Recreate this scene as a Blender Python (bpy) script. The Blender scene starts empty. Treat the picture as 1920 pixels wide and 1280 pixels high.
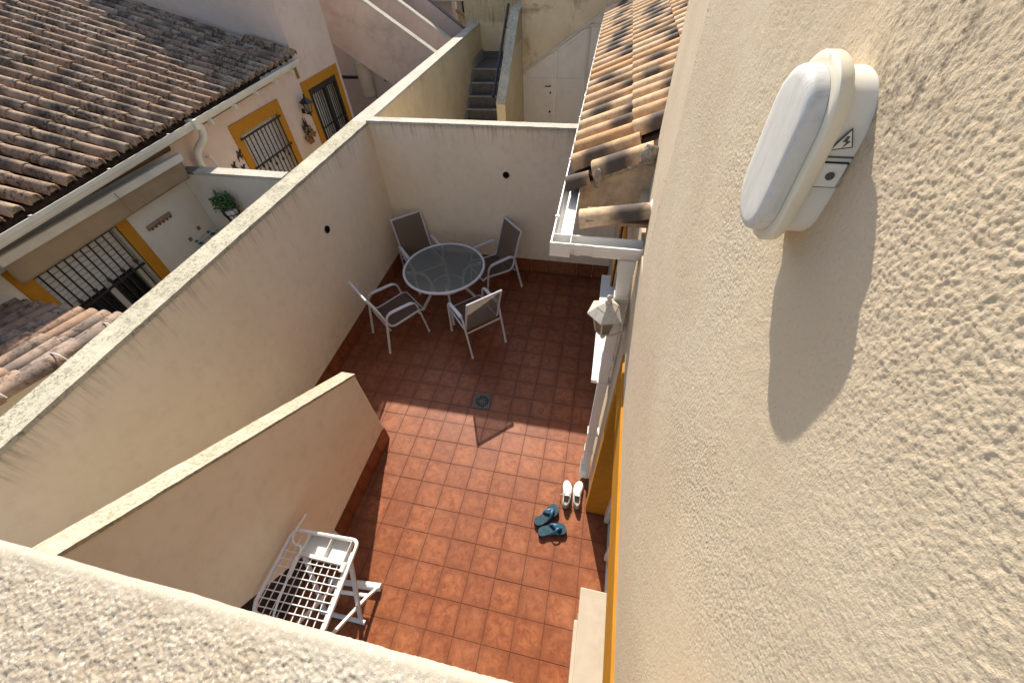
import bpy, bmesh, math, random
from mathutils import Vector, Matrix, noise
random.seed(7)
rad = math.radians
S = bpy.context.scene
COL = S.collection

# ------------------------------------------------------------------ camera, sky, sun, exposure
cam_d = bpy.data.cameras.new('camera'); cam = bpy.data.objects.new('camera', cam_d); COL.objects.link(cam)
cam_d.sensor_width = 36.0; cam_d.lens = 36.0 * 756.49 / 1920.0
cam_d.clip_start = 0.02; cam_d.clip_end = 2000
Rw = ((0.977241, 0.208086, -0.041236), (0.12716, -0.730211, -0.671284), (-0.169795, 0.650762, -0.740053))
cm = Matrix(((Rw[0][0], -Rw[1][0], -Rw[2][0], 0.508844),
             (Rw[0][1], -Rw[1][1], -Rw[2][1], -2.295322),
             (Rw[0][2], -Rw[1][2], -Rw[2][2], 4.217772), (0, 0, 0, 1)))
cam.matrix_world = cm
S.camera = cam

SUNV = Vector((-0.375, 1.265, 1.0)).normalized()
W = bpy.data.worlds.new('World'); S.world = W; W.use_nodes = True
wn = W.node_tree.nodes; wl = W.node_tree.links
sky = wn.new('ShaderNodeTexSky'); sky.sky_type = 'NISHITA'; sky.sun_disc = False
sky.sun_elevation = math.asin(SUNV.z); sky.sun_rotation = math.atan2(SUNV.x, SUNV.y)
sky.air_density = 1.0; sky.dust_density = 1.5; sky.ozone_density = 1.0
wn['Background'].inputs['Strength'].default_value = 0.13
wl.new(sky.outputs[0], wn['Background'].inputs['Color'])
sl = bpy.data.lights.new('sun', 'SUN'); sl.energy = 5.0; sl.angle = rad(0.53); sl.color = (1.0, 0.92, 0.79)
sun = bpy.data.objects.new('sun', sl); COL.objects.link(sun)
sun.rotation_euler = SUNV.to_track_quat('Z', 'Y').to_euler()
S.view_settings.view_transform = 'Standard'; S.view_settings.look = 'None'
S.view_settings.gamma = 1.0; S.view_settings.exposure = 0.70; S.view_settings.use_curve_mapping = False
try:
    S.cycles.max_bounces = 8; S.cycles.diffuse_bounces = 5; S.cycles.caustics_reflective = False; S.cycles.caustics_refractive = False
except Exception: pass

# ------------------------------------------------------------------ materials
XH0 = 0.77
MATS = {}
class NT:
    def __init__(s, name):
        s.m = bpy.data.materials.new(name); s.m.use_nodes = True
        s.t = s.m.node_tree; s.n = s.t.nodes; s.l = s.t.links
        s.p = s.n['Principled BSDF']; s.out = s.n['Material Output']
        s.geo = s.n.new('ShaderNodeNewGeometry'); s.pos = s.geo.outputs['Position']
        MATS[name] = s.m
    def link(s, a, b): s.l.new(a, b)
    def val(s, sock, v):
        if hasattr(v, 'is_linked') or isinstance(v, bpy.types.NodeSocket): s.l.new(v, sock)
        else: sock.default_value = v
    def mapping(s, scale=(1, 1, 1), vec=None, loc=(0, 0, 0), rot=(0, 0, 0)):
        m = s.n.new('ShaderNodeMapping'); s.l.new(vec or s.pos, m.inputs['Vector'])
        m.inputs['Scale'].default_value = scale; m.inputs['Location'].default_value = loc; m.inputs['Rotation'].default_value = rot
        return m.outputs[0]
    def noise(s, scale, detail=4, rough=.55, vec=None, dist=0.0):
        n = s.n.new('ShaderNodeTexNoise'); s.l.new(vec or s.pos, n.inputs['Vector'])
        n.inputs['Scale'].default_value = scale; n.inputs['Detail'].default_value = detail
        n.inputs['Roughness'].default_value = rough; n.inputs['Distortion'].default_value = dist
        return n.outputs['Fac']
    def voro(s, scale, vec=None, feature='F1', rnd=1.0, out='Distance', smooth=None):
        n = s.n.new('ShaderNodeTexVoronoi'); s.l.new(vec or s.pos, n.inputs['Vector'])
        n.feature = feature; n.inputs['Scale'].default_value = scale; n.inputs['Randomness'].default_value = rnd
        if smooth is not None: n.inputs['Smoothness'].default_value = smooth
        return n.outputs[out]
    def ramp(s, fac, a, b, c0=0.0, c1=1.0):
        r = s.n.new('ShaderNodeMapRange'); r.interpolation_type = 'SMOOTHSTEP'
        s.val(r.inputs['Value'], fac)
        for k, v in (('From Min', a), ('From Max', b), ('To Min', c0), ('To Max', c1)): r.inputs[k].default_value = v
        return r.outputs[0]
    def math(s, op, a, b=0.0):
        m = s.n.new('ShaderNodeMath'); m.operation = op
        s.val(m.inputs[0], a); s.val(m.inputs[1], b); return m.outputs[0]
    def mix(s, fac, a, b, mode='MIX'):
        m = s.n.new('ShaderNodeMix'); m.data_type = 'RGBA'; m.blend_type = mode
        s.val(m.inputs[0], fac)
        for k, v in ((6, a), (7, b)):
            if isinstance(v, (tuple, list)): m.inputs[k].default_value = (*v[:3], 1)
            else: s.l.new(v, m.inputs[k])
        return m.outputs[2]
    def sep(s, vec=None):
        x = s.n.new('ShaderNodeSeparateXYZ'); s.l.new(vec or s.pos, x.inputs[0]); return x.outputs
    def objcoord(s):
        t = s.n.new('ShaderNodeTexCoord'); return t.outputs['Object']
    def rnd(s):
        o = s.n.new('ShaderNodeObjectInfo'); return o.outputs['Random']
    def color(s, c):
        if isinstance(c, (tuple, list)): s.p.inputs['Base Color'].default_value = (*c[:3], 1)
        else: s.l.new(c, s.p.inputs['Base Color'])
    def rough(s, r): s.val(s.p.inputs['Roughness'], r)
    def spec(s, v): s.p.inputs['Specular IOR Level'].default_value = v
    def bump(s, h, strength=.5, dist=.01, prev=None):
        b = s.n.new('ShaderNodeBump'); b.inputs['Strength'].default_value = strength; b.inputs['Distance'].default_value = dist
        s.l.new(h, b.inputs['Height'])
        if prev is not None: s.l.new(prev, b.inputs['Normal'])
        s.l.new(b.outputs[0], s.p.inputs['Normal']); return b.outputs[0]

def render_wall(name, c1, c2, grain=60, bumpd=.006, bstr=.6, streak_top=None, streak=.0, c_st=(.10, .09, .07), blotch=0.0, c_bl=(.2, .15, .08)):
    """painted render: faint mottling, fine grain, dirt streaks below a coping at height streak_top"""
    t = NT(name)
    n1 = t.noise(1.3, 5, .6); n2 = t.noise(9, 4, .6)
    c = t.mix(t.ramp(n1, .3, .7), c1, c2)
    c = t.mix(t.math('MULTIPLY', t.ramp(n2, .45, .75), .25), c, tuple(x * .72 for x in c2))
    n3 = t.noise(3.1, 6, .7, dist=.8)
    c = t.mix(t.math('MULTIPLY', t.ramp(n3, .5, .75), .35), c, tuple(x * y for x, y in zip(c1, (.90, .84, .78))))
    c = t.mix(t.math('MULTIPLY', t.ramp(n3, .46, .2), .30), c, tuple(min(.9, x * 1.10) for x in c1))
    zz = t.sep()[2]
    spl = t.math('MULTIPLY', t.ramp(zz, .75, .2), t.ramp(t.noise(11, 6, .75), .45, .7))
    c = t.mix(t.math('MULTIPLY', spl, .35), c, tuple(x * .55 for x in c2))
    if streak_top is not None:
        z = zz
        v = t.mapping((30, 30, 1.6)); st = t.ramp(t.noise(1.0, 6, .75, v), .45, .8)
        band = t.ramp(z, streak_top - .42, streak_top - .01)
        band2 = t.ramp(z, streak_top - .07, streak_top)
        f = t.math('MULTIPLY', t.math('ADD', t.math('MULTIPLY', st, t.math('POWER', band, 2.0)), t.math('MULTIPLY', band2, t.math('MULTIPLY', t.noise(25, 4, .7), .8))), streak)
        c = t.mix(f, c, c_st)
    if blotch > 0:
        b = t.ramp(t.noise(1.7, 6, .7, dist=.6), .5, .72)
        c = t.mix(t.math('MULTIPLY', b, blotch), c, c_bl)
    t.color(c); t.rough(.9); t.spec(.2)
    g = t.noise(grain, 3, .6); g2 = t.noise(grain * .3, 3, .5)
    t.bump(t.math('ADD', g, t.math('MULTIPLY', g2, .6)), bstr, bumpd)
    return t.m

def mat_simple(name, c, rough=.5, spec=.5, metal=0.0, var=.12, scale=8, bump=0.0):
    t = NT(name)
    n = t.noise(scale, 5, .65)
    t.color(t.mix(t.ramp(n, .3, .75), c, tuple(x * (1 - var * 2) for x in c)))
    t.rough(t.ramp(n, .2, .8, max(.02, rough - .08), min(1, rough + .12))); t.spec(spec); t.p.inputs['Metallic'].default_value = metal
    if bump: t.bump(t.noise(scale * 12, 3, .6), .4, bump)
    return t.m

CREAM1, CREAM2 = (.88, .745, .555), (.83, .69, .50)
render_wall('patio_render', CREAM1, CREAM2, 90, .004, .5, 2.25, .75)
render_wall('stair_render', (.87, .735, .545), (.82, .68, .49), 90, .004, .5)
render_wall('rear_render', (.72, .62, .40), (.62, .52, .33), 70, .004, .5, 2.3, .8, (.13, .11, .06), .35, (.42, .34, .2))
render_wall('stained_render', (.66, .56, .38), (.56, .46, .31), 50, .004, .5, None, 0, (.1, .1, .1), .85, (.27, .2, .11))
render_wall('pink_render', (.68, .545, .455), (.62, .49, .40), 70, .003, .5, None, 0, (.1, .1, .1), .35, (.45, .36, .3))
render_wall('pink_stair', (.60, .50, .43), (.52, .43, .37), 60, .003, .5, None, 0, (.1, .1, .1), .5, (.3, .24, .2))
render_wall('grey_render', (.68, .645, .56), (.62, .585, .50), 70, .003, .4)
mat_simple('yellow_paint', (.46, .205, .018), .8, .2, 0, .06, 14, .001)

# rough-cast stucco of the house wall and of the balcony parapet
def stucco(name, c1, c2, c3, size, dist, dirty=0.0, stain=None):
    t = NT(name)
    n1 = t.noise(2.2, 5, .6); n2 = t.noise(size * .35, 4, .7); n3 = t.noise(1.1, 4, .6, t.mapping(loc=(5, 2, 1)))
    c = t.mix(t.ramp(n1, .35, .68), c1, c2)
    c = t.mix(t.math('MULTIPLY', t.ramp(n3, .45, .7), .6), c, c3)
    c = t.mix(t.math('MULTIPLY', t.ramp(n2, .52, .74), .38), c, tuple(x * .60 for x in c2))
    if dirty:
        d = t.ramp(t.noise(7, 6, .72), .48, .70)
        c = t.mix(t.math('MULTIPLY', d, dirty * .45), c, (.22, .16, .09))
        d2 = t.ramp(t.noise(60, 5, .75), .56, .70)
        c = t.mix(t.math('MULTIPLY', d2, dirty * .7), c, (.16, .12, .08))
        d4 = t.ramp(t.noise(150, 3, .6, t.mapping(loc=(3.3, 1.7, 0))), .54, .64)
        c = t.mix(t.math('MULTIPLY', d4, .5), c, (.68, .65, .58))
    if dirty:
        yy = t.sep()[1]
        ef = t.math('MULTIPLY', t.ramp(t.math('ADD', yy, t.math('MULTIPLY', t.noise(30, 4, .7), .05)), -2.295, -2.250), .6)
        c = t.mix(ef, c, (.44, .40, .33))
    if stain:
        vd = t.n.new('ShaderNodeVectorMath'); vd.operation = 'DISTANCE'; t.l.new(t.pos, vd.inputs[0]); vd.inputs[1].default_value = stain
        f = t.math('MULTIPLY', t.ramp(vd.outputs['Value'], .13, .01), t.ramp(t.noise(55, 5, .75), .46, .66))
        c = t.mix(t.math('MULTIPLY', f, .85), c, (.13, .10, .075))
    t.color(c); t.rough(.94); t.spec(.12)
    t.bump(t.noise(size, 4, .65), .7, dist)
    return t.m
stucco('house_stucco', (.60, .50, .362), (.555, .452, .318), (.545, .42, .312), 420, .0016, 0, (XH0, -1.80, 4.115))
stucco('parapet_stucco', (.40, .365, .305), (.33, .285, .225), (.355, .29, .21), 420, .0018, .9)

# lichen-spotted coping
def coping(name, c, sp):
    t = NT(name)
    l1 = t.ramp(t.noise(46, 5, .75), .47, .60); l2 = t.ramp(t.noise(6, 4, .6), .30, .56)
    c_ = t.mix(t.ramp(t.noise(3, 4, .6), .3, .7), c, tuple(x * .85 for x in c))
    c_ = t.mix(t.math('MULTIPLY', t.math('MULTIPLY', l1, l2), sp), c_, (.20, .18, .11))
    l3 = t.ramp(t.noise(14, 4, .7), .58, .72)
    c_ = t.mix(t.math('MULTIPLY', l3, sp * .5), c_, (.36, .32, .16))
    t.color(c_); t.rough(.95); t.spec(.1)
    t.bump(t.noise(80, 5, .7), .7, .006)
coping('coping_lichen', (.53, .49, .38), .85)
coping('coping_clean', (.58, .54, .455), .4)
coping('coping_stair', (.48, .415, .315), .7)

# glazed terracotta floor tile: mottled, darker towards the rim, each tile its own tone
t = NT('floor_tile')
oc = t.objcoord(); r_ = t.rnd()
off = t.n.new('ShaderNodeVectorMath'); off.operation = 'ADD'
cx = t.n.new('ShaderNodeCombineXYZ'); t.l.new(t.math('MULTIPLY', r_, 40.0), cx.inputs[2]); t.l.new(t.pos, off.inputs[0]); t.l.new(cx.outputs[0], off.inputs[1])
n1 = t.noise(16, 5, .65, off.outputs[0], .5); n2 = t.noise(48, 4, .65, off.outputs[0])
xo = t.sep(oc); ex = t.math('ABSOLUTE', xo[0]); ey = t.math('ABSOLUTE', xo[1]); ed = t.math('MAXIMUM', ex, ey)
edge = t.math('MULTIPLY', t.ramp(t.math('ADD', ed, t.math('MULTIPLY', n1, .07)), .10, .165), .55)
c = t.mix(t.ramp(n1, .32, .68), (.180, .046, .014), (.335, .110, .040))
c = t.mix(t.math('MULTIPLY', t.ramp(n2, .5, .75), .35), c, (.40, .160, .070))
c = t.mix(edge, c, (.14, .038, .014))
c = t.mix(t.math('MULTIPLY', r_, .52), c, (.165, .046, .018))
c = t.mix(t.math('MULTIPLY', t.ramp(t.noise(1.6, 5, .65), .45, .75), .35), c, (.40, .165, .078))
c = t.mix(t.math('MULTIPLY', t.ramp(t.noise(5.5, 6, .75), .56, .74), .35), c, (.15, .060, .035))
t.color(c); t.rough(t.ramp(n2, .3, .7, .38, .58)); t.spec(.35)
t.bump(t.noise(26, 4, .6), .25, .003)
mat_simple('grout', (.22, .10, .058), .95, .1, 0, .4, 3)

# clay roof tile with flamed dark bands; grime = lichen and soot
def roof_clay(name, base, pale, flame, flame_amt, grime):
    t = NT(name)
    oc = t.objcoord(); r_ = t.rnd(); o = t.sep(oc)
    r2 = t.math('FRACT', t.math('MULTIPLY', r_, 17.31)); r3 = t.math('FRACT', t.math('MULTIPLY', r_, 53.7))
    c = t.mix(r2, base, pale)
    c = t.mix(t.math('MULTIPLY', t.ramp(t.noise(22, 4, .6), .4, .7), .5), c, tuple(x * .6 for x in base))
    xx = t.math('ADD', o[0], t.math('MULTIPLY', t.noise(9, 3, .5), .12))
    ctr = t.math('ADD', t.math('MULTIPLY', r3, .34), .04)
    d = t.math('ABSOLUTE', t.math('SUBTRACT', xx, ctr))
    band = t.math('MULTIPLY', t.ramp(d, .03, .15, 1, 0), t.ramp(r2, .04, .4))
    c = t.mix(t.math('MULTIPLY', band, flame_amt), c, flame)
    if grime:
        g = t.ramp(t.noise(26, 6, .78), .46, .60); g2 = t.ramp(t.noise(3.6, 4, .6), .34, .56)
        c = t.mix(t.math('MULTIPLY', t.math('MULTIPLY', g, g2), grime), c, (.028, .022, .018))
    t.color(c); t.rough(.85); t.spec(.25)
    t.bump(t.noise(90, 4, .65), .4, .002)
roof_clay('clay_house', (.56, .32, .145), (.66, .48, .30), (.035, .032, .036), .9, .15)
roof_clay('clay_neighbour', (.34, .215, .135), (.46, .34, .235), (.022, .02, .019), .62, .9)
roof_clay('clay_porch', (.38, .24, .16), (.33, .265, .215), (.14, .115, .10), .7, .75)
mat_simple('roof_underlay', (.07, .042, .028), .95, .1, 0, .3, 12)
mat_simple('mortar', (.42, .36, .28), .95, .1, 0, .3, 30, .004)
mat_simple('gable_render', (.56, .44, .30), .95, .1, 0, .2, 10, .003)
mat_simple('white_pvc', (.70, .69, .66), .35, .5, 0, .05, 3)
mat_simple('aged_pvc', (.70, .68, .58), .45, .4, 0, .08, 4)
mat_simple('frame_metal', (.66, .65, .66), .32, .5, 0, .05, 6)
mat_simple('white_metal', (.82, .81, .78), .35, .5, 0, .06, 9)
mat_simple('black_iron', (.012, .012, .013), .5, .5, 0, .1, 9)
mat_simple('black_plastic', (.01, .01, .01), .6, .4, 0, .1, 9)
mat_simple('hole_shade', (.006, .006, .006), .9, .1, 0, .1, 9)  # near-black colour painted in for the shade inside holes
mat_simple('shutter_white', (.62, .60, .57), .5, .4, 0, .06, 9)
mat_simple('awning_cloth', (.36, .27, .17), .9, .1, 0, .1, 4)
mat_simple('awning_bar', (.68, .65, .56), .5, .4, 0, .08, 5)
mat_simple('fascia_brown', (.16, .09, .05), .8, .2, 0, .15, 5)
mat_simple('marble', (.54, .45, .34), .35, .5, 0, .10, 6)
mat_simple('white_sill', (.74, .74, .71), .4, .5, 0, .04, 6)
mat_simple('step_stone', (.17, .16, .15), .6, .4, 0, .2, 20)
mat_simple('door_white', (.66, .63, .58), .5, .4, 0, .05, 6)
mat_simple('door_trim', (.52, .50, .46), .5, .4, 0, .05, 6)
mat_simple('concrete', (.40, .38, .35), .95, .1, 0, .15, 3, .003)
mat_simple('drain_metal', (.10, .10, .095), .5, .5, .2, .15, 30)
mat_simple('tank_cream', (.55, .50, .42), .5, .4, 0, .08, 6)
mat_simple('lantern_paint', (.64, .59, .50), .45, .5, 0, .15, 40)
mat_simple('fixture_cream', (.72, .66, .52), .4, .5, 0, .04, 20)
mat_simple('fixture_white', (.74, .72, .65), .4, .5, 0, .04, 20)
mat_simple('lace_white', (.85, .85, .82), .9, .2, 0, .06, 60, .001)
mat_simple('shoe_leather', (.84, .83, .79), .55, .4, 0, .06, 30, .001)
mat_simple('shoe_lining', (.34, .31, .25), .9, .1, 0, .2, 80, .001)
mat_simple('shoe_sole', (.66, .63, .56), .7, .3, 0, .08, 30)
mat_simple('flip_navy', (.012, .045, .10), .55, .4, 0, .1, 20)
mat_simple('flip_insole', (.028, .078, .105), .7, .3, 0, .2, 50, .001)
mat_simple('flip_strap', (.02, .09, .19), .4, .5, 0, .1, 20)
mat_simple('leaf_green', (.06, .17, .035), .5, .4, 0, .3, 30)
mat_simple('teal_plastic', (.02, .16, .15), .5, .4, 0, .1, 9)
mat_simple('wood_brown', (.34, .22, .13), .8, .2, 0, .2, 30)
mat_simple('woven_grey', (.52, .51, .50), .8, .2, 0, .3, 150, .002)
mat_simple('patio_ground', (.34, .30, .26), .95, .1, 0, .15, 1.5)
mat_simple('ochre_metal', (.30, .16, .05), .6, .3, 0, .2, 20)

# woven mesh sling that lets some light through
t = NT('sling_mesh'); t.color(t.mix(t.noise(400, 2, .5), (.115, .088, .068), (.18, .14, .11))); t.rough(.8); t.spec(.2)
tr = t.n.new('ShaderNodeBsdfTransparent'); tl = t.n.new('ShaderNodeBsdfTranslucent'); tl.inputs[0].default_value = (.35, .30, .24, 1)
m1 = t.n.new('ShaderNodeMixShader'); m1.inputs[0].default_value = .25; t.l.new(t.p.outputs[0], m1.inputs[1]); t.l.new(tl.outputs[0], m1.inputs[2])
m2 = t.n.new('ShaderNodeMixShader'); m2.inputs[0].default_value = .24; t.l.new(m1.outputs[0], m2.inputs[1]); t.l.new(tr.outputs[0], m2.inputs[2])
t.l.new(m2.outputs[0], t.out.inputs[0])
t = NT('sling_back'); t.color((.5, .42, .33)); t.rough(.85)
# frosted table glass
t = NT('table_glass'); t.color((.24, .255, .23)); t.rough(.16); t.spec(.5)
tr = t.n.new('ShaderNodeBsdfTransparent'); tr.inputs[0].default_value = (.80, .83, .79, 1)
m1 = t.n.new('ShaderNodeMixShader'); t.l.new(t.ramp(t.noise(180, 3, .6), .35, .65, .52, .72), m1.inputs[0]); t.l.new(t.p.outputs[0], m1.inputs[1]); t.l.new(tr.outputs[0], m1.inputs[2]); t.l.new(m1.outputs[0], t.out.inputs[0])
t.bump(t.noise(260, 3, .6), .15, .001)
# window glass: dark, reflective
t = NT('window_glass'); t.color((.012, .014, .016)); t.rough(.05); t.spec(.6)
# frosted diffuser of the bulkhead light, dusty and scratched
t = NT('diffuser_glass')
v = t.mapping((60, 220, 8)); sc = t.ramp(t.noise(1.0, 5, .7, v), .45, .7); du = t.ramp(t.noise(60, 5, .7), .4, .7)
c = t.mix(t.math('MULTIPLY', sc, .45), (.56, .545, .51), (.32, .315, .30)); c = t.mix(t.math('MULTIPLY', du, .35), c, (.66, .64, .58))
t.color(c); t.rough(.62); t.spec(.35); t.p.inputs['Transmission Weight'].default_value = .0; t.p.inputs['Subsurface Weight'].default_value = .25
t.p.inputs['Subsurface Radius'].default_value = (.02, .02, .02)
t.bump(t.noise(120, 4, .6), .2, .001)
t = NT('lantern_glass'); t.color((.30, .27, .20)); t.rough(.25); t.p.inputs['Transmission Weight'].default_value = .35; t.spec(.5)
M = MATS

# ------------------------------------------------------------------ mesh helpers
class MB:
    def __init__(s): s.v = []; s.f = []; s.sm = []
    def add(s, vs, fs, smooth=False):
        b = len(s.v); s.v += [Vector(p) for p in vs]; s.f += [tuple(i + b for i in f) for f in fs]; s.sm += [smooth] * len(fs); return s
    def box(s, x0, x1, y0, y1, z0, z1):
        return s.hexa([(x0, y0, z0), (x1, y0, z0), (x1, y1, z0), (x0, y1, z0)], [(x0, y0, z1), (x1, y0, z1), (x1, y1, z1), (x0, y1, z1)])
    def hexa(s, lo, hi):
        return s.add(list(lo) + list(hi), [(3, 2, 1, 0), (4, 5, 6, 7), (0, 1, 5, 4), (1, 2, 6, 5), (2, 3, 7, 6), (3, 0, 4, 7)])
    def prism(s, pts, vec):
        """polygon pts (3D, planar) swept by vec"""
        n = len(pts); vec = Vector(vec); a = [Vector(p) for p in pts]; b = [p + vec for p in a]
        fs = [tuple(range(n))[::-1], tuple(range(n, 2 * n))] + [(i, (i + 1) % n, n + (i + 1) % n, n + i) for i in range(n)]
        nn = (a[1] - a[0]).cross(a[2] - a[1])
        if nn.dot(vec) < 0: fs = [f[::-1] for f in fs]
        return s.add(a + b, fs)
    def tube(s, path, r, n=8, cap=True, flat=1.0, up=None):
        P = [Vector(p) for p in path]; rs = r if isinstance(r, (list, tuple)) else [r] * len(P)
        base = len(s.v); prev = None
        for i, p in enumerate(P):
            d = (P[min(i + 1, len(P) - 1)] - P[max(i - 1, 0)])
            d = d.normalized() if d.length > 1e-9 else Vector((0, 0, 1))
            if prev is None:
                a = Vector(up) if up else (Vector((0, 0, 1)) if abs(d.z) < .9 else Vector((1, 0, 0)))
            else: a = prev
            u = (a - d * a.dot(d)); u = u.normalized() if u.length > 1e-6 else d.orthogonal().normalized()
            w = d.cross(u); prev = u
            for k in range(n):
                an = 2 * math.pi * k / n
                s.v.append(p + (u * math.cos(an) * flat + w * math.sin(an)) * rs[i])
        for i in range(len(P) - 1):
            for k in range(n):
                a = base + i * n + k; b = base + i * n + (k + 1) % n
                s.f.append((a, b, b + n, a + n)); s.sm.append(True)
        if cap:
            s.f.append(tuple(base + k for k in range(n))[::-1]); s.sm.append(False)
            e = base + (len(P) - 1) * n; s.f.append(tuple(e + k for k in range(n))); s.sm.append(False)
        return s
    def lathe(s, prof, n=16, c=(0, 0, 0), smooth=True, rot=0.0):
        base = len(s.v); c = Vector(c)
        for r, z in prof:
            for k in range(n):
                a = 2 * math.pi * k / n + rot; s.v.append(c + Vector((r * math.cos(a), r * math.sin(a), z)))
        for i in range(len(prof) - 1):
            for k in range(n):
                a = base + i * n + k; b = base + i * n + (k + 1) % n
                s.f.append((a, b, b + n, a + n)); s.sm.append(smooth)
        s.f.append(tuple(base + k for k in range(n))[::-1]); s.sm.append(False)
        e = base + (len(prof) - 1) * n; s.f.append(tuple(e + k for k in range(n))); s.sm.append(False)
        return s
    def loft(s, rings, smooth=True, caps=True):
        base = len(s.v); n = len(rings[0])
        for rg in rings: s.v += [Vector(p) for p in rg]
        for i in range(len(rings) - 1):
            for k in range(n):
                a = base + i * n + k; b = base + i * n + (k + 1) % n
                s.f.append((a, b, b + n, a + n)); s.sm.append(smooth)
        if caps:
            s.f.append(tuple(base + k for k in range(n))[::-1]); s.sm.append(False)
            e = base + (len(rings) - 1) * n; s.f.append(tuple(e + k for k in range(n))); s.sm.append(False)
        return s
    def mesh(s, name, off=None):
        me = bpy.data.meshes.new(name); o = off or Vector((0, 0, 0))
        me.from_pydata([tuple(p - o) for p in s.v], [], s.f)
        me.polygons.foreach_set('use_smooth', s.sm); me.update()
        if any(s.sm) and len(s.f) < 20000: me.set_sharp_from_angle(angle=rad(40))
        return me

def smooth_path(pts, it=2):
    P = [Vector(p) for p in pts]
    for _ in range(it):
        Q = [P[0]]
        for a, b in zip(P, P[1:]): Q += [a * .75 + b * .25, a * .25 + b * .75]
        Q.append(P[-1]); P = Q
    return P
def bend(pts, r, n=4):
    """polyline with rounded corners of radius r"""
    P = [Vector(p) for p in pts]; out = [P[0]]
    for i in range(1, len(P) - 1):
        a, b, c = P[i - 1], P[i], P[i + 1]; d1 = (a - b); d2 = (c - b)
        q = min(r, d1.length * .45, d2.length * .45); p0 = b + d1.normalized() * q; p2 = b + d2.normalized() * q
        for k in range(n + 1):
            u = k / n; out.append(p0 * (1 - u) ** 2 + b * 2 * u * (1 - u) + p2 * u * u)
    out.append(P[-1]); return out

def wloc(o):
    v = Vector((0, 0, 0))
    while o is not None: v += o.location; o = o.parent
    return v
def tag(o, label, cat, group=None):
    o['label'] = label; o['category'] = cat
    if group: o['group'] = group
    return o
def thing(name, label, cat, loc=(0, 0, 0), rotz=0.0, group=None):
    o = bpy.data.objects.new(name, None); COL.objects.link(o); o.empty_display_size = .1
    o.location = loc; o.rotation_euler = (0, 0, rotz); return tag(o, label, cat, group)
def link(name, me, mat, parent=None):
    o = bpy.data.objects.new(name, me); COL.objects.link(o)
    if mat is not None and not me.materials: me.materials.append(M[mat] if isinstance(mat, str) else mat)
    if parent is not None: o.parent = parent
    return o
def part(name, mb, mat, parent=None, world=True, bevel=0.0, seg=2, label=None, kind=None, wob=None):
    """one mesh object; world=True: coordinates are world ones (parents unrotated)"""
    off = wloc(parent) if (world and parent is not None) else None
    me = mb.mesh(name, off)
    if wob: roughen(me, *wob, off=off)
    o = link(name, me, mat, parent)
    if bevel:
        b = o.modifiers.new('bevel', 'BEVEL'); b.width = bevel; b.segments = seg; b.limit_method = 'ANGLE'; b.angle_limit = rad(40)
    if label: o['label'] = label
    if kind: o['kind'] = kind
    return o
def roughen(me, step, amp, freq=9.0, off=None):
    """cut the mesh into cells of about `step` and push the vertices about: hand-trowelled edges"""
    bm = bmesh.new(); bm.from_mesh(me)
    for _ in range(9):
        es = [e for e in bm.edges if e.calc_length() > step * 1.6]
        if not es: break
        bmesh.ops.subdivide_edges(bm, edges=es, cuts=1, use_grid_fill=True)
    o = off or Vector((0, 0, 0))
    for v in bm.verts:
        w = v.co + o
        v.co += noise.noise_vector(w * freq) * amp + noise.noise_vector(w * freq * 3.1) * amp * .4
    bm.to_mesh(me); bm.free()
def structure(name, mb, mat, **k):
    o = part(name, mb, mat, None, **k); o['kind'] = 'structure'; return o

# ------------------------------------------------------------------ ground and patio floor
XH = 0.77                      # face of the house wall
structure('ground', MB().add([(-300, -300, -.05), (300, -300, -.05), (300, 300, -.05), (-300, 300, -.05)], [(0, 1, 2, 3)]), 'patio_ground')
floor = structure('patio_floor', MB().box(-2.9, 1.06, -2.9, 3.1, -.045, -.004), 'grout')
def slab(w, d, h=.012, bv=.0022):
    bm = bmesh.new(); bmesh.ops.create_cube(bm, size=1)
    for v in bm.verts: v.co = Vector((v.co.x * w, v.co.y * d, (v.co.z - .5) * h))
    top = [e for e in bm.edges if all(v.co.z > -.001 for v in e.verts)]
    bmesh.ops.bevel(bm, geom=top, offset=bv, segments=1, affect='EDGES')
    me = bpy.data.meshes.new('tile'); bm.to_mesh(me); bm.free(); return me
TP = .25
tile_me = slab(TP - .0026, TP - .0026); tile_me.materials.append(M['floor_tile'])
for i in range(-11, 4):
    for j in range(-12, 10):
        x = (i + .5) * TP; y = -(j + .5) * TP
        if x < -1.75 and y < -.45: continue
        if i == 3 and not (-1.75 < y < -.55): continue
        o = link('tile', tile_me, None, floor)
        o.location = (x + random.uniform(-.0007, .0007), y + random.uniform(-.0007, .0007), random.uniform(-.0012, .0006))
        o.rotation_euler = (random.uniform(-.002, .002), random.uniform(-.002, .002), random.uniform(-.003, .003) + random.choice((0, math.pi / 2)))
strip_me = slab(.016, TP - .004); strip_me.materials.append(M['floor_tile'])
for j in range(-12, 10):
    y = -(j + .5) * TP
    if not (-1.75 < y < -.55):
        o = link('cut_tile', strip_me, None, floor); o.location = (.7605, y, 0)

skirt_me = slab(TP - .004, TP - .004, .012, .002); skirt_me.materials.append(M['floor_tile'])
def skirting(parent, p, q, n, length=None):
    """upright tiles along the foot of a wall from p to q, facing n"""
    p = Vector(p); q = Vector(q); d = q - p; L = d.length; d.normalize(); n = Vector(n)
    k = max(1, math.ceil(L / TP - .05)); w = wloc(parent); sx = (L / k) / TP
    for i in range(k):
        o = link('skirting_tile', skirt_me, None, parent)
        c = p + d * (i + .5) * (L / k) + n * .010 + Vector((0, 0, TP / 2))
        mt = Matrix((d, Vector((0, 0, 1)), n)).transposed()
        if mt.determinant() < 0: mt = Matrix((-d, Vector((0, 0, 1)), n)).transposed()
        mt = mt.to_4x4() @ Matrix.Diagonal((sx, 1, 1, 1)); mt.translation = c - w; o.matrix_basis = mt

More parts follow.
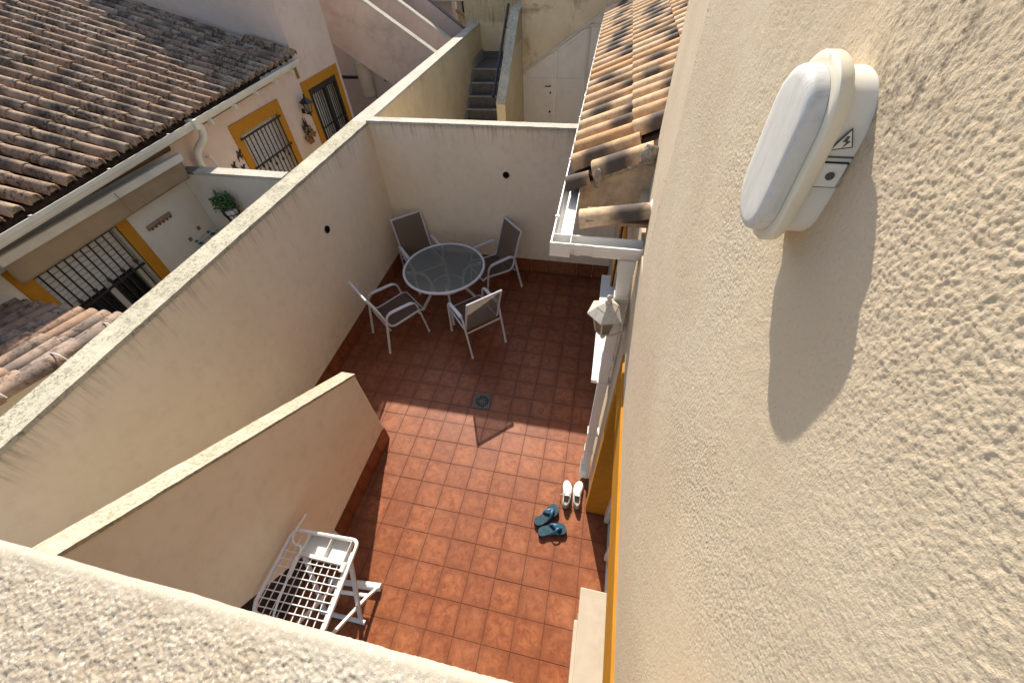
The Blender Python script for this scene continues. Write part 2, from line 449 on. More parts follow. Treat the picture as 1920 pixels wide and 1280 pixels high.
# ------------------------------------------------------------------ boundary walls of the patio
def vent(parent, c, n, r=.045):
    n = Vector(n); c = Vector(c)
    rings = []
    u = n.orthogonal().normalized(); v = n.cross(u)
    def ring(rr, d): return [c + n * d + (u * math.cos(a) + v * math.sin(a)) * rr for a in [2 * math.pi * k / 24 for k in range(24)]]
    o = part('vent_pipe', MB().loft([ring(r, -.02), ring(r, .012), ring(r * .84, .014), ring(r * .8, .001)], True), 'black_plastic', parent)
    part('vent_shade_disc', MB().loft([ring(r * .83, .002), ring(r * .83, .004)], False), 'hole_shade', o)  # solid near-black disc on the wall face, painted shade of the pipe mouth

LW = thing('boundary_wall', 'long cream rendered wall with lichen-spotted coping along the left of the patio', 'wall', (-2.75, 0, 0))
li = [(-2.605, -2.9), (-2.715, 3.02), (-2.80, 9.35)]; lo = [(-2.80, -2.9), (-2.955, 3.02), (-2.99, 9.35)]
def xin(y): return -2.715 - (y - 3.02) * (.0186 if y < 3.02 else .0134)
def wallpoly(pin, pout, z): return [(x, y, z) for x, y in pin] + [(x, y, z) for x, y in pout[::-1]]
part('wall_body', MB().prism(wallpoly(li[:2], lo[:2], -.05), (0, 0, 2.265)), 'patio_render', LW)
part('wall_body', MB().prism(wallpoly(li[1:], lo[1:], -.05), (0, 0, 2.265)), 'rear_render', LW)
g = .007
cin = [(x + g, y) for x, y in li]; cout = [(x - g, y) for x, y in lo]
part('coping', MB().prism(wallpoly(cin[:2], cout[:2], 2.216), (0, 0, .036)), 'coping_lichen', LW, wob=(.05, .0035, 11))
part('coping', MB().prism(wallpoly(cin[1:], cout[1:], 2.2165), (0, 0, .036)), 'coping_clean', LW, wob=(.07, .003, 11))
skirting(LW, (xin(3.0), 3.0, 0), (xin(-.33), -.33, 0), (1, 0, 0))
vent(LW, (xin(1.407) + .001, 1.407, 1.605), (1, 0, 0))

BW = thing('back_wall', 'cream rendered wall across the far end of the patio behind the table', 'wall', (-1, 3.08, 0))
part('wall_body', MB().box(-2.713, .80, 3.02, 3.14, -.05, 2.245), 'patio_render', BW)
part('coping', MB().box(-2.722, .80, 3.008, 3.152, 2.2465, 2.272), 'coping_clean', BW, wob=(.05, .003, 11))
skirting(BW, (-2.70, 3.02, 0), (.77, 3.02, 0), (0, -1, 0))
vent(BW, (-.816, 3.019, 1.627), (0, -1, 0))

# ------------------------------------------------------------------ patio staircase with its sloping side wall
ST = thing('patio_staircase', 'staircase beside the left wall with a sloping cream side wall', 'staircase', (-1.63, -1.3, 0))
xa, xb = -1.69, -1.566
def ztop(y): return 1.235 + (-.345 - y) * .6215
prof = [(-.33, 0), (-.345, ztop(-.345) - .022), (-2.7, ztop(-2.7) - .022), (-2.7, 1.45), (-2.3, 1.08), (-1.46, .24), (-1.46, 0)]
part('side_wall', MB().prism([(xb, y, z) for y, z in prof], (xa - xb, 0, 0)), 'stair_render', ST, bevel=.006)
cp = [(-.338, ztop(-.345) - .0215), (-.338, ztop(-.345) + .004), (-2.7, ztop(-2.7) + .004), (-2.7, ztop(-2.7) - .0215)]
part('coping', MB().prism([(xb + .007, y, z) for y, z in cp], (xa - xb - .014, 0, 0)), 'coping_stair', ST, wob=(.045, .003, 12))
for k in range(12):
    y1 = -.55 - k * .235; y0 = y1 - .235; z1 = .17 * (k + 1)
    if y0 < -2.75: break
    part('step', MB().box(xin(y1) + .004, xa - .003, y0 - .02, y1, max(0, z1 - .32), z1), 'step_stone', ST, bevel=.004)
skirting(ST, (xb, -.335, 0), (xb, -1.46, 0), (1, 0, 0))
o = link('skirting_tile', slab(.123, TP - .004), 'floor_tile', ST)
mt = Matrix(((1, 0, 0), (0, 0, 1), (0, 1, 0))); mt = Matrix((Vector((-1, 0, 0)), Vector((0, 0, 1)), Vector((0, 1, 0)))).transposed().to_4x4()
mt.translation = Vector((xa + .062, -.322, TP / 2)) - wloc(ST); o.matrix_basis = mt

# ------------------------------------------------------------------ balcony parapet in the foreground
BP = thing('balcony_parapet', 'rough speckled stucco parapet top across the bottom left foreground', 'parapet', (-.6, -2.5, 2.6))
ZP = 3.45
def pebble(u, v, cell, seed=0.0):
    """height 0..1 of a cast rough render at (u, v) metres: rounded lumps with pits between"""
    d = noise.voronoi(Vector((u / cell + .45 * noise.noise(Vector((u * 110, v * 110, seed))), v / cell + .45 * noise.noise(Vector((v * 110, u * 110, seed + 3))), seed)))[0]
    return max(0.0, 1.0 - d[0] * 1.15) * .7 + .3 * min(1.0, (d[1] - d[0]) * 1.4)
def parapet_mesh():
    mb = MB(); pr = [(-2.275, 2.55), (-2.275, ZP - .05)]
    n = 8
    for k in range(n + 1): a = math.pi / 2 * k / n; pr.append((-2.275 - .016 * (1 - math.cos(a)), ZP - .016 + .016 * math.sin(a)))
    y = -2.2935
    while y > -2.50: pr.append((y, ZP)); y -= .0022
    pr += [(-2.53, ZP - .006), (-2.548, ZP - .03), (-2.55, ZP - .3), (-2.55, 2.55)]
    xs = []; x = -1.6
    while x < XH + .015: xs.append(x); x += .03 if x < -1.0 else (.006 if x < -.55 else .0023)
    rings = []
    for x in xs:
        rg = []
        for y, z in pr:
            big = noise.noise(Vector((x * 9, y * 9, z * 9)))
            nz = Vector((0, max(0.0, (y + 2.291) / .016), 1)) if z > ZP - .018 and y > -2.291 else (Vector((0, 1, 0)) if y > -2.2755 else Vector((0, 0, 1)))
            nz.normalize()
            p = Vector((x, y, z))
            if z > ZP - .051 and y > -2.52:
                edge = min(1.0, max(.35, (-2.280 - y) / .035))
                h = pebble(x, y - z, .0052) * .0048 * edge + noise.noise(p * 90) * .0022 * edge + noise.noise(p * 24) * .0012 + big * .003
                p += nz * h
            else: p += nz * big * .002
            rg.append(p)
        rings.append(rg)
    mb.loft(rings, True); return mb
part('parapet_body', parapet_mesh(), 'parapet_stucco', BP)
part('balcony_slab', MB().box(-1.55, XH, -4.0, -2.552, 2.50, 2.68), 'concrete', BP)

# ------------------------------------------------------------------ the house on the right
HS = thing('house', 'cream house with rough stucco wall, yellow-framed openings and clay tiled lean-to roof', 'house', (1.5, 0, 0))
DY0, DY1, WY1 = -.72, -1.62, -2.75        # door opening, then the window part next to it
ZL = 2.12                                 # lintel
XR = 1.02                                 # back of the recess
# lower wall: pieces around the openings (door, window beside it, far window)
lw = MB()
FY0, FY1, FZ0 = .36, 1.62, 1.0
lw.box(XH, 1.2, FY1, 3.13, -.05, 2.86)
lw.box(XH, 1.2, -.55, FY0, -.05, 2.86); lw.box(XH, 1.2, DY0, -.55, -.05, 2.42)
lw.box(XH, 1.2, FY0, FY1, -.05, FZ0 - .03); lw.box(XH, 1.2, FY0, FY1, ZL, 2.86)
lw.box(XH, 1.2, WY1, DY0, ZL, 2.42)
lw.box(XH, 1.2, WY1, DY1, -.05, .955)
lw.box(XH, 1.2, -4.5, WY1, -.05, 2.42)
lw.box(XR + .06, 1.2, WY1, DY0, -.05, ZL); lw.box(XR + .06, 1.2, FY0, FY1, FZ0, ZL)
part('lower_wall', lw, 'house_stucco', HS)
# upper wall, slightly out of line towards its far corner
uw = [(XH, -4.5), (XH, -.55), (.838, .655), (2.6, .655), (2.6, -4.5)]
def stucco_sheet():
    ys = []; y = -2.46
    while y < -.56: ys.append(y); y += .00160 + max(0.0, y + 1.85) * .0032
    ys.append(-.55)
    zs_ = []; z = 4.42
    while z > 2.43: zs_.append(z); z -= .00160 + max(0.0, 3.65 - z) * .0032
    zs_.append(2.42)
    mb = MB(); nz = len(zs_); ny = len(ys)
    for i_, y in enumerate(ys):
        for k, z in enumerate(zs_):
            p = Vector((0, y, z)); rim = 0 if (i_ == 0 or k in (0, nz - 1)) else 1
            lvl = .65 + .5 * noise.noise(p * 3.1)
            h = (pebble(y, z, .0038, 2.0) * .0017 + noise.noise(p * 140) * .0007) * lvl + noise.noise(p * 36) * .0005 + noise.noise(p * 5) * .0008
            mb.v.append(Vector((XH - rim * (h + .0012), y, z)))
    for i_ in range(ny - 1):
        for k in range(nz - 1):
            a = i_ * nz + k; mb.f.append((a, a + 1, a + nz + 1, a + nz)); mb.sm.append(True)
    return mb
part('upper_wall', stucco_sheet(), 'house_stucco', HS)
part('upper_wall', MB().prism([(XH + .004, -4.5, 2.42), (XH + .004, -.55, 2.42), (1.21, -.55, 2.42), (1.21, -4.5, 2.42)], (0, 0, 3.4)), 'house_stucco', HS)
part('upper_wall', MB().box(XH, XH + .0035, -4.5, -2.4605, 2.42, 5.8).box(XH, XH + .0035, -2.46, -.55, 4.4205, 5.8), 'house_stucco', HS)
def stucco_sheet_far():
    mb = MB(); a = Vector((XH, -.5512, 0)); b = Vector((.838, .655, 0)); d = b - a; L = d.length; d.normalize(); n = Vector((-d.y, d.x, 0))
    nu = int(L / .0062); nz = int((4.42 - 2.864) / .0062)
    for i_ in range(nu + 1):
        for k in range(nz + 1):
            u = L * i_ / nu; z = 2.864 + (4.42 - 2.864) * k / nz; q = a + d * u + Vector((0, 0, z)); p = Vector((0, q.y, z))
            h = (pebble(q.y, z, .0060, 2.0) * .0024 + noise.noise(p * 95) * .0010) * (.65 + .5 * noise.noise(p * 3.1)) + noise.noise(p * 5) * .0008
            mb.v.append(q + n * (h + .0012) * (0 if i_ == nu else 1))
    for i_ in range(nu):
        for k in range(nz):
            c = i_ * (nz + 1) + k; mb.f.append((c, c + nz + 1, c + nz + 2, c + 1)); mb.sm.append(True)
    return mb
part('upper_wall', stucco_sheet_far(), 'house_stucco', HS)
part('upper_wall', MB().prism([(XH + .004, -.549, 2.862), (.8415, .654, 2.862), (2.6, .654, 2.862), (1.21, -.549, 2.862)], (0, 0, 2.958)), 'house_stucco', HS)
# yellow plaster surround of door and window
tr_ = MB(); pr = .018
tr_.box(XH - .012, XH + .02, WY1, DY0 + .085, ZL - .001, 2.345)
tr_.box(XH - .012, XH + .02, DY0, DY0 + .085, 0, ZL - .0012)
part('door_surround', tr_, 'yellow_paint', HS, bevel=.004)
rv = MB()
rv.box(XH - .004, XR, DY0 - .012, DY0 - .0005, 0.004, ZL - .001)
rv.box(XH - .004, XR, WY1, DY0 - .0125, ZL - .014, ZL - .0015)
part('door_reveal', rv, 'yellow_paint', HS)
# door: white frame, leaf, dark panes, threshold
dr = part('door', MB().box(XR, XR + .045, DY0 - .075, DY0 - .013, .02, ZL - .016).box(XR, XR + .045, DY1 + .0, DY1 + .06, .02, ZL - .016).box(XR, XR + .045, DY1 + .06, DY0 - .075, ZL - .08, ZL - .016), 'white_pvc', HS, bevel=.004)
part('door_leaf', MB().box(XR - .055, XR - .002, DY0 - .44, DY0 - .40, .03, .9).box(XR - .075, XR - .03, DY0 - .10, DY0 - .02, .03, .95), 'white_pvc', dr, bevel=.004)
part('pane', MB().box(XR + .02, XR + .03, DY1 + .06, DY0 - .075, .06, ZL - .08), 'window_glass', dr)
part('threshold', MB().box(XR - .03, XR + .05, DY1 + .002, DY0 - .014, 0.001, .022), 'white_pvc', dr, bevel=.003)
wd = part('window', MB().box(XR, XR + .045, WY1, DY1 - .002, 1.0, 1.06).box(XR, XR + .045, DY1 - .062, DY1 - .002, 1.06, ZL - .016).box(XR, XR + .045, WY1, DY1 - .062, ZL - .08, ZL - .016), 'white_pvc', HS, bevel=.004)
part('pane', MB().box(XR + .02, XR + .03, WY1, DY1 - .062, 1.06, ZL - .08), 'window_glass', wd)
part('sill', MB().box(.715, XR + .05, WY1, DY1, .957, 1.0), 'marble', wd, bevel=.005, label='cream marble sill with dark specks')
part('sill_apron', MB().box(.693, .77, WY1, DY1 - .19, .91, .968), 'marble', wd, bevel=.006)
# far window
fw = part('window', MB().box(XR - .06, XR - .01, FY0, FY0 + .06, 1.0, ZL).box(XR - .06, XR - .01, FY1 - .06, FY1, 1.0, ZL).box(XR - .06, XR - .01, FY0 + .06, FY1 - .06, ZL - .07, ZL).box(XR - .06, XR - .01, FY0 + .06, FY1 - .06, 1.0, 1.06), 'white_pvc', HS, bevel=.004)
part('pane', MB().box(XR - .04, XR - .03, FY0 + .06, FY1 - .06, 1.06, ZL - .07), 'window_glass', fw)
part('sill', MB().box(.645, XR - .06, .17, 1.83, .955, 1.0), 'white_sill', fw, bevel=.005, label='white stone sill, sunlit in the middle')
fs = MB()
fs.box(XH - pr, XH + .02, FY1, FY1 + .11, 1.001, 2.25).box(XH - pr, XH + .02, FY0 - .11, FY0, 1.001, 2.25).box(XH - pr, XH + .02, FY0, FY1, ZL, 2.25)
part('surround', fs, 'yellow_paint', fw, bevel=.004)

# --- barrel tiles
def barrel(L, r0, r1, n=9, th=.011, rise=1.0):
    """half-round clay tile, axis +x, r0 at the upper end (x=0), r1 at the lower end (x=L), crown up +z"""
    mb = MB(); rings = []
    for x, r in ((0, r0), (L * .5, (r0 + r1) / 2), (L - .006, r1), (L, r1 - .003)):
        out = [Vector((x, -math.cos(math.pi * k / (n - 1)) * r, math.sin(math.pi * k / (n - 1)) * r * rise)) for k in range(n)]
        inn = [Vector((x, -math.cos(math.pi * k / (n - 1)) * (r - th), math.sin(math.pi * k / (n - 1)) * (r - th) * rise)) for k in range(n)][::-1]
        rings.append(out + inn)
    mb.loft(rings, True, False)
    m = 2 * n; b = len(mb.v) - m
    for base, fl in ((0, False), (b, True)):
        for k in range(n - 1):
            f = (base + k, base + k + 1, base + m - 2 - k, base + m - 1 - k)
            mb.f.append(f if fl else f[::-1]); mb.sm.append(False)
    return mb
def place(o, origin, xaxis, normal, jit=0.0, parent_loc=Vector((0, 0, 0)), sc=1.0):
    x = Vector(xaxis).normalized(); z = Vector(normal); z = (z - x * z.dot(x)).normalized(); y = z.cross(x)
    m = Matrix((x, y, z)).transposed()
    if jit: m = m @ Matrix.Rotation(random.uniform(-jit, jit), 3, 'Z') @ Matrix.Rotation(random.uniform(-jit, jit) * .6, 3, 'Y') @ Matrix.Rotation(random.uniform(-jit, jit) * 2, 3, 'X')
    m = m.to_4x4(); m.translation = Vector(origin) - parent_loc; o.matrix_basis = m

# lean-to roof of the house
tpt = .42; RX0, RZ0 = .30, 2.865          # eave line (tile bed)
ct, st_ = 1 / math.hypot(1, tpt), tpt / math.hypot(1, tpt)
down = Vector((-ct, 0, -st_)); nrm = Vector((-st_, 0, ct))
def gx(y): return .268 - (y + .25) * .0118       # the gutter runs very slightly out of parallel
rf = part('roof', MB().hexa([(gx(.42) + .03, .42, RZ0 - .05), (2.6, .42, RZ0 - .05 + 2.3 * tpt), (2.6, 9, RZ0 - .05 + 2.3 * tpt), (gx(9) + .03, 9, RZ0 - .05)],
                          [(gx(.42) + .03, .42, RZ0), (2.6, .42, RZ0 + 2.3 * tpt), (2.6, 9, RZ0 + 2.3 * tpt), (gx(9) + .03, 9, RZ0)]), 'roof_underlay', HS)
tm = barrel(.47, .066, .080, 10, .012, 1.08).mesh('roof_tile'); tm.materials.append(M['clay_house'])
TS = .205; EX = .425
y = .60; hl = wloc(HS)
while y < 8.6:
    for r in range(3):
        x_e = gx(y) + .045 + r * EX * ct
        if y < .70 and r > 0: continue
        p_low = Vector((x_e, y + random.uniform(-.004, .004), RZ0 + (x_e - gx(y) - .03) * tpt + .012))
        up_ = p_low - down * .47
        o = link('roof_tile', tm, None, rf); place(o, up_ + nrm * .016, down, nrm, .012, hl)
    y += TS
# near verge: short cut tiles bedded in mortar, and one lone tile over the gutter corner
def lone(mb, mat, name, org, ax, nn, jit=0): 
    o = link(name, mb.mesh(name), mat, rf); place(o, org, ax, nn, jit, hl); return o
vt = Vector((.77, .46, 3.115)); lone(barrel(.40, .075, .085), 'clay_house', 'verge_tile', Vector((.815, .44, 3.085)), down, nrm)
lone(barrel(.16, .062, .074), 'clay_house', 'verge_tile', Vector((.43, .38, 2.915)), down, nrm)
lone(barrel(.40, .060, .075), 'clay_house', 'corner_tile', Vector((.80, -.12, 2.985)), Vector((-1, -.02, -.22)), Vector((-.2, 0, 1)))
part('gable_end', MB().prism([(gx(.4) + .13, .40, 2.62), (.84, .40, 2.62), (.84, .40, 3.11), (gx(.4) + .13, .40, 2.87)], (0, .02, 0)), 'gable_render', HS)
def lump(c, r, sq=(1, 1, 1), seed=0, n=9):
    mb = MB(); bm = bmesh.new(); bmesh.ops.create_icosphere(bm, subdivisions=2, radius=1)
    vs = [Vector(c) + Vector((v.co.x * sq[0], v.co.y * sq[1], v.co.z * sq[2])) * r * (1 + .35 * noise.noise(v.co * 2.1 + Vector((seed, 0, 0)))) for v in bm.verts]
    bm.verts.ensure_lookup_table(); fs = [tuple(v.index for v in f.verts) for f in bm.faces]; bm.free()
    return mb.add(vs, fs, True)
part('mortar_bed', lump((.475, .375, 2.93), .06, (.5, .7, 1.2), 1), 'mortar', rf)
part('mortar_bed', lump((.78, .385, 3.09), .07, (.9, .5, .9), 2), 'mortar', rf)
part('mortar_bed', lump((.80, -.13, 3.02), .05, (.4, 1.3, .9), 3), 'white_sill', rf)
mb_ = MB()
for k in range(9):
    x = .50 + k * .033; lm = lump((x, .372, 2.935 + (x - .47) * tpt), .022, (1.3, .6, .8), k); mb_.add(lm.v, lm.f, True)
part('mortar_bed', mb_, 'mortar', rf)
part('corner_board', MB().box(.44, .82, -.19, -.035, 2.93, 2.95), 'wood_brown', rf)
part('eave_board', MB().hexa([(gx(.41) + .10, .41, 2.62), (gx(.41) + .13, .41, 2.62), (gx(9) + .13, 9, 2.62), (gx(9) + .10, 9, 2.62)], [(gx(.41) + .10, .41, 2.86), (gx(.41) + .13, .41, 2.86), (gx(9) + .13, 9, 2.86), (gx(9) + .10, 9, 2.86)]), 'gable_render', HS)
part('soffit', MB().hexa([(gx(.42) + .131, .42, 2.62), (XH - .001, .42, 2.62), (XH - .001, 9, 2.62), (gx(9) + .131, 9, 2.62)], [(gx(.42) + .131, .42, 2.64), (XH - .001, .42, 2.64), (XH - .001, 9, 2.64), (gx(9) + .131, 9, 2.64)]), 'gable_render', HS)
part('rear_lower_wall', MB().box(XH, 2.6, 3.131, 9, -.05, 2.86), 'rear_render', HS)

# --- gutter and downpipe
def channel(a, b, w, h, side, th=.004, lip=.008):
    """open square-ogee gutter from a to b (inner bottom edge line), opening up; side = direction of the front lip"""
    a = Vector(a); b = Vector(b); s_ = Vector(side).normalized(); up = Vector((0, 0, 1))
    sec = [(0, h * .96), (0, 0), (w * .72, 0), (w * .82, h * .22), (w * .86, h * .55), (w, h * .62), (w, h), (w - lip, h), (w - lip, h - th), (w - th, h - th),
           (w - th, h * .62 + th), (w * .86 - th, h * .55 + th), (w * .82 - th, h * .22 + th), (w * .72 - th, th), (th, th), (th, h * .96)]
    return MB().loft([[a + s_ * u + up * v for u, v in sec], [b + s_ * u + up * v for u, v in sec]], False, True)
gt = part('gutter', channel((gx(-.33) + .105, -.33, 2.792), (gx(8.8) + .105, 8.8, 2.792), .115, .088, (-1, 0, 0)), 'white_pvc', HS)
part('end_cap', MB().box(gx(-.3) - .012, gx(-.3) + .104, -.336, -.331, 2.79, 2.882), 'white_pvc', gt)
part('gutter_corner', channel((gx(-.3) - .010, -.235, 2.791), (.775, -.235, 2.791), .098, .089, (0, -1, 0)), 'white_pvc', gt)
for x in (.40, .50):
    part('joint_collar', channel((x, -.2315, 2.786), (x + (.035 if x < .45 else .26), -.2315, 2.786), .106, .094, (0, -1, 0), .003), 'white_pvc', gt)
part('outlet', MB().prism([(.66, -.32, 2.785), (.755, -.32, 2.785), (.755, -.245, 2.785), (.66, -.245, 2.785)], (0, 0, -.10)), 'white_pvc', gt, bevel=.006)
for y in (-.05, .75, 1.6, 2.5, 3.5, 4.6, 6.0):
    part('clip', MB().box(gx(y) - .0165, gx(y) + .012, y - .012, y + .012, 2.872, 2.886), 'white_pvc', gt, bevel=.003)
part('union', channel((gx(2.15) + .109, 2.15, 2.788), (gx(2.15) + .109, 2.23, 2.788), .123, .095, (-1, 0, 0), .003), 'white_pvc', gt)
dp = part('downpipe', MB().box(.672, .748, -.318, -.247, .20, 2.52), 'white_pvc', HS, bevel=.008)
part('offset_bend', MB().hexa([(.672, -.318, 2.52), (.748, -.318, 2.52), (.748, -.247, 2.52), (.672, -.247, 2.52)], [(.665, -.312, 2.69), (.75, -.312, 2.69), (.75, -.25, 2.69), (.665, -.25, 2.69)]), 'white_pvc', dp, bevel=.006)
for z in (2.44, 1.84, .42):
    part('collar', MB().box(.667, .753, -.323, -.242, z, z + .07), 'white_pvc', dp, bevel=.006)
part('shoe', MB().hexa([(.655, -.40, .02), (.755, -.40, .02), (.755, -.25, .10), (.655, -.25, .10)], [(.66, -.36, .10), (.752, -.36, .10), (.752, -.245, .22), (.66, -.245, .22)]), 'white_pvc', dp, bevel=.008)
for z in (.8, 1.6):
    part('bracket', MB().box(.664, .772, -.324, -.240, z, z + .022), 'white_pvc', dp)


# ------------------------------------------------------------------ neighbouring terrace on the left
XN = -4.30
NH = thing('terraced_house', 'pink and grey single-storey terrace with weathered clay roof beyond the left wall', 'house', (-6, 1.5, 0))
nl = wloc(NH)
def wall_with_holes(x, y0, y1, z0, z1, holes, th=.22):
    """wall facing +x at x, with rectangular openings (ya, yb, za, zb) sorted by y"""
    mb = MB(); cur = y0
    for ya, yb, za, zb in holes:
        mb.box(x - th, x, cur, ya, z0, z1)
        if za > z0 + .01: mb.box(x - th, x, ya, yb, z0, za)
        mb.box(x - th, x, ya, yb, zb, z1); cur = yb
    mb.box(x - th, x, cur, y1, z0, z1); return mb
part('grey_wall', wall_with_holes(XN, -3.2, 1.37, -.05, 2.72, [(-.46, .40, .95, 2.14)]), 'grey_render', NH)
part('pink_wall', wall_with_holes(XN, 1.371, 4.10, -.05, 2.72, [(2.46, 3.27, .9, 2.23)]), 'pink_render', NH)
part('pink_upper_wall', wall_with_holes(XN, 4.101, 5.237, -.05, 4.15, [(4.16, 5.02, 0, 2.27)]), 'pink_render', NH)
part('return_wall', MB().box(-7.0, XN - .2205, 5.05, 5.236, -.05, 4.15).box(-5.7, -5.5, 5.237, 10.4, -.05, 4.15), 'pink_render', NH)
part('party_wall', MB().box(-9.5, XN - .221, 4.101, 4.30, 0, 4.15), 'pink_render', NH)

def grille(parent, x, y0, y1, z0, z1, n, zmid=None, knots=True, r=.0085):
    mb = [] 
    for k in range(n):
        y = y0 + (y1 - y0) * (k + .5) / n
        b = MB().tube([(x, y, z0), (x, y, z1)], r, 6)
        if knots:
            zz = z0 + (z1 - z0) * (.66 if k % 2 else .60)
            b.tube([(x, y, zz - .024), (x, y, zz - .012), (x, y, zz + .012), (x, y, zz + .024)], [r, .019, .019, r], 6)
        part('bar', b, 'black_iron', parent)
    for z in [z0 + .012, z1 - .012] + ([zmid] if zmid else []):
        part('rail', MB().box(x - .006, x + .006, y0 - .03, y1 + .03, z - .011, z + .011), 'black_iron', parent)
def surround(parent, y0, y1, z0, z1, w, wt, name='surround', x=XN):
    mb = MB().box(x - .02, x + .016, y0 - w, y0, z0, z1 + wt).box(x - .02, x + .016, y1, y1 + w, z0, z1 + wt).box(x - .02, x + .016, y0, y1, z1, z1 + wt)
    return part(name, mb, 'yellow_paint', parent, bevel=.004)

# window with half-lowered roller shutter under the awning
w1 = part('window', MB().box(XN - .16, XN - .10, -.45, -.38, .96, 2.13).box(XN - .16, XN - .10, .32, .39, .96, 2.13).box(XN - .16, XN - .10, -.03, .03, .96, 1.69).box(XN - .16, XN - .10, -.38, .32, .96, 1.04), 'shutter_white', NH, label='window with half-lowered white shutter and black bars')
part('pane', MB().box(XN - .15, XN - .14, -.38, .32, 1.04, 2.1), 'window_glass', w1)
for k in range(9):
    z = 1.68 + k * .05
    part('slat', MB().box(XN - .105, XN - .088, -.42, .36, z, z + .046), 'shutter_white', w1, bevel=.005)
surround(w1, -.46, .40, .9, 2.14, .13, .14)
grille(w1, XN - .035, -.44, .38, .96, 2.13, 10, 1.665)
# pink house window
w2 = part('window', MB().box(XN - .16, XN - .10, 2.47, 2.53, .91, 2.22).box(XN - .16, XN - .10, 3.20, 3.26, .91, 2.22).box(XN - .16, XN - .10, 2.53, 3.20, .91, .98), 'shutter_white', NH, label='closed window with white shutter behind black bars')
for k in range(26):
    z = .985 + k * .0475
    part('slat', MB().box(XN - .125, XN - .108, 2.53, 3.20, z, z + .044), 'shutter_white', w2, bevel=.004)
surround(w2, 2.46, 3.27, .8, 2.23, .13, .15)
grille(w2, XN + .03, 2.44, 3.28, .93, 2.2, 10, 1.80)
# door with iron gate
d2 = part('door', MB().box(XN - .16, XN - .12, 4.17, 5.01, .0, 2.26), 'shutter_white', NH, label='white door behind a black iron gate')
surround(d2, 4.16, 5.02, 0, 2.27, .13, .13)
gm = MB().box(XN - .03, XN + .01, 4.165, 4.215, .02, 2.265).box(XN - .03, XN + .01, 4.965, 5.015, .02, 2.265).box(XN - .03, XN + .01, 4.215, 4.965, 2.19, 2.265).box(XN - .03, XN + .01, 4.60, 4.68, .02, 2.19)
part('gate_frame', gm, 'black_iron', d2)
grille(d2, XN - .012, 4.22, 4.60, .05, 2.2, 6, 1.66)
grille(d2, XN - .012, 4.68, 4.96, .05, 2.2, 5, 1.66)

# roof
ea, eb = Vector((-3.72, -2.2, 2.735)), Vector((-4.325, 4.09, 2.735))
ev = (eb - ea).normalized(); rtp = .32
hd = Vector((-ev.y, ev.x, 0)); rdown = (-(hd) - Vector((0, 0, rtp))).normalized(); rn = ev.cross(rdown); rn = rn if rn.z > 0 else -rn
rl = 5.0
a0 = ea - rdown * 0 + rn * -.03; b0 = eb + rn * -.03
nr = part('roof', MB().hexa([a0 - Vector((0, 0, .05)), b0 - Vector((0, 0, .05)), b0 - rdown * rl - Vector((0, 0, .05)), a0 - rdown * rl - Vector((0, 0, .05))], [a0, b0, b0 - rdown * rl, a0 - rdown * rl]), 'roof_underlay', NH)
nt = barrel(.41, .046, .058, 8, .011, 1.2).mesh('roof_tile'); nt.materials.append(M['clay_neighbour'])
SP, EXN = .162, .335
cells = []
ncol = int((eb - ea).length / SP)
for c_ in range(ncol):
    for r in range(14):
        low = ea + ev * (c_ + .5) * SP - rdown * (r * EXN) + rdown * .04
        q = low - cam.matrix_world.translation
        fx = Vector(Rw[0]).dot(q); fy = Vector(Rw[1]).dot(q); fz = Vector(Rw[2]).dot(q)
        u = 960 + 756 * fx / fz; v = 640 + 756 * fy / fz
        size = 1.0 / fz if (-60 < u < 1960 and -60 < v < 1300 and fz > 0) else .001 / max(fz, .1)
        cells.append((size, c_, r, low))
cells.sort(key=lambda t: -t[0])
rest = MB(); base_t = barrel(.41, .046, .058, 6, .011, 1.2)
for k, (size, c_, r, low) in enumerate(cells):
    org = low - rdown * .41 + rn * (.012 + random.uniform(-.003, .003)) + ev * random.uniform(-.003, .003)
    if k < 292:
        o = link('roof_tile', nt, None, nr); place(o, org, rdown, rn, .010, nl)
    else:
        x = rdown.normalized(); zz = (rn - x * rn.dot(x)).normalized(); yy = zz.cross(x); m = Matrix((x, yy, zz)).transposed()
        rest.add([m @ v + org for v in base_t.v], base_t.f, True)
part('more_roof_tiles', rest, 'clay_neighbour', nr, kind='stuff')
bm_pan = MB()
for c_ in range(ncol):
    p = ea + ev * (c_ + 1.0) * SP + rdown * .02 - rn * .018
    bm_pan.tube([p, p - rdown * rl], .032, 6, True, .5)
part('pan_tiles', bm_pan, 'roof_underlay', nr, kind='stuff')
for c_ in range(ncol):                          # mortar plugs in the open tile ends
    p = ea + ev * (c_ + .5) * SP + rdown * .015
    part('eave_plug', MB().loft([[p + ev * math.cos(a) * .050 + rn * (math.sin(a) * .052 + .008) for a in [math.pi * k / 6 for k in range(7)]], [p - rdown * .03 + ev * math.cos(a) * .050 + rn * (math.sin(a) * .052 + .008) for a in [math.pi * k / 6 for k in range(7)]]], False), 'mortar', nr)
part('eave_board', MB().hexa([ea + Vector((-.03, 0, -.16)), eb + Vector((-.03, 0, -.16)), eb + Vector((-.06, 0, -.16)), ea + Vector((-.06, 0, -.16))], [ea + Vector((-.03, 0, -.02)), eb + Vector((-.03, 0, -.02)), eb + Vector((-.06, 0, -.02)), ea + Vector((-.06, 0, -.02))]), 'fascia_brown', NH)
sa = MB().hexa([ea + Vector((-.061, 0, -.16)), eb + Vector((-.061, 0, -.16)), Vector((XN - .15, 4.09, 2.575)), Vector((XN - .1, -2.2, 2.575))], [ea + Vector((-.061, 0, -.14)), eb + Vector((-.061, 0, -.14)), Vector((XN - .15, 4.09, 2.595)), Vector((XN - .1, -2.2, 2.595))])
part('soffit', sa, 'pink_render', NH)
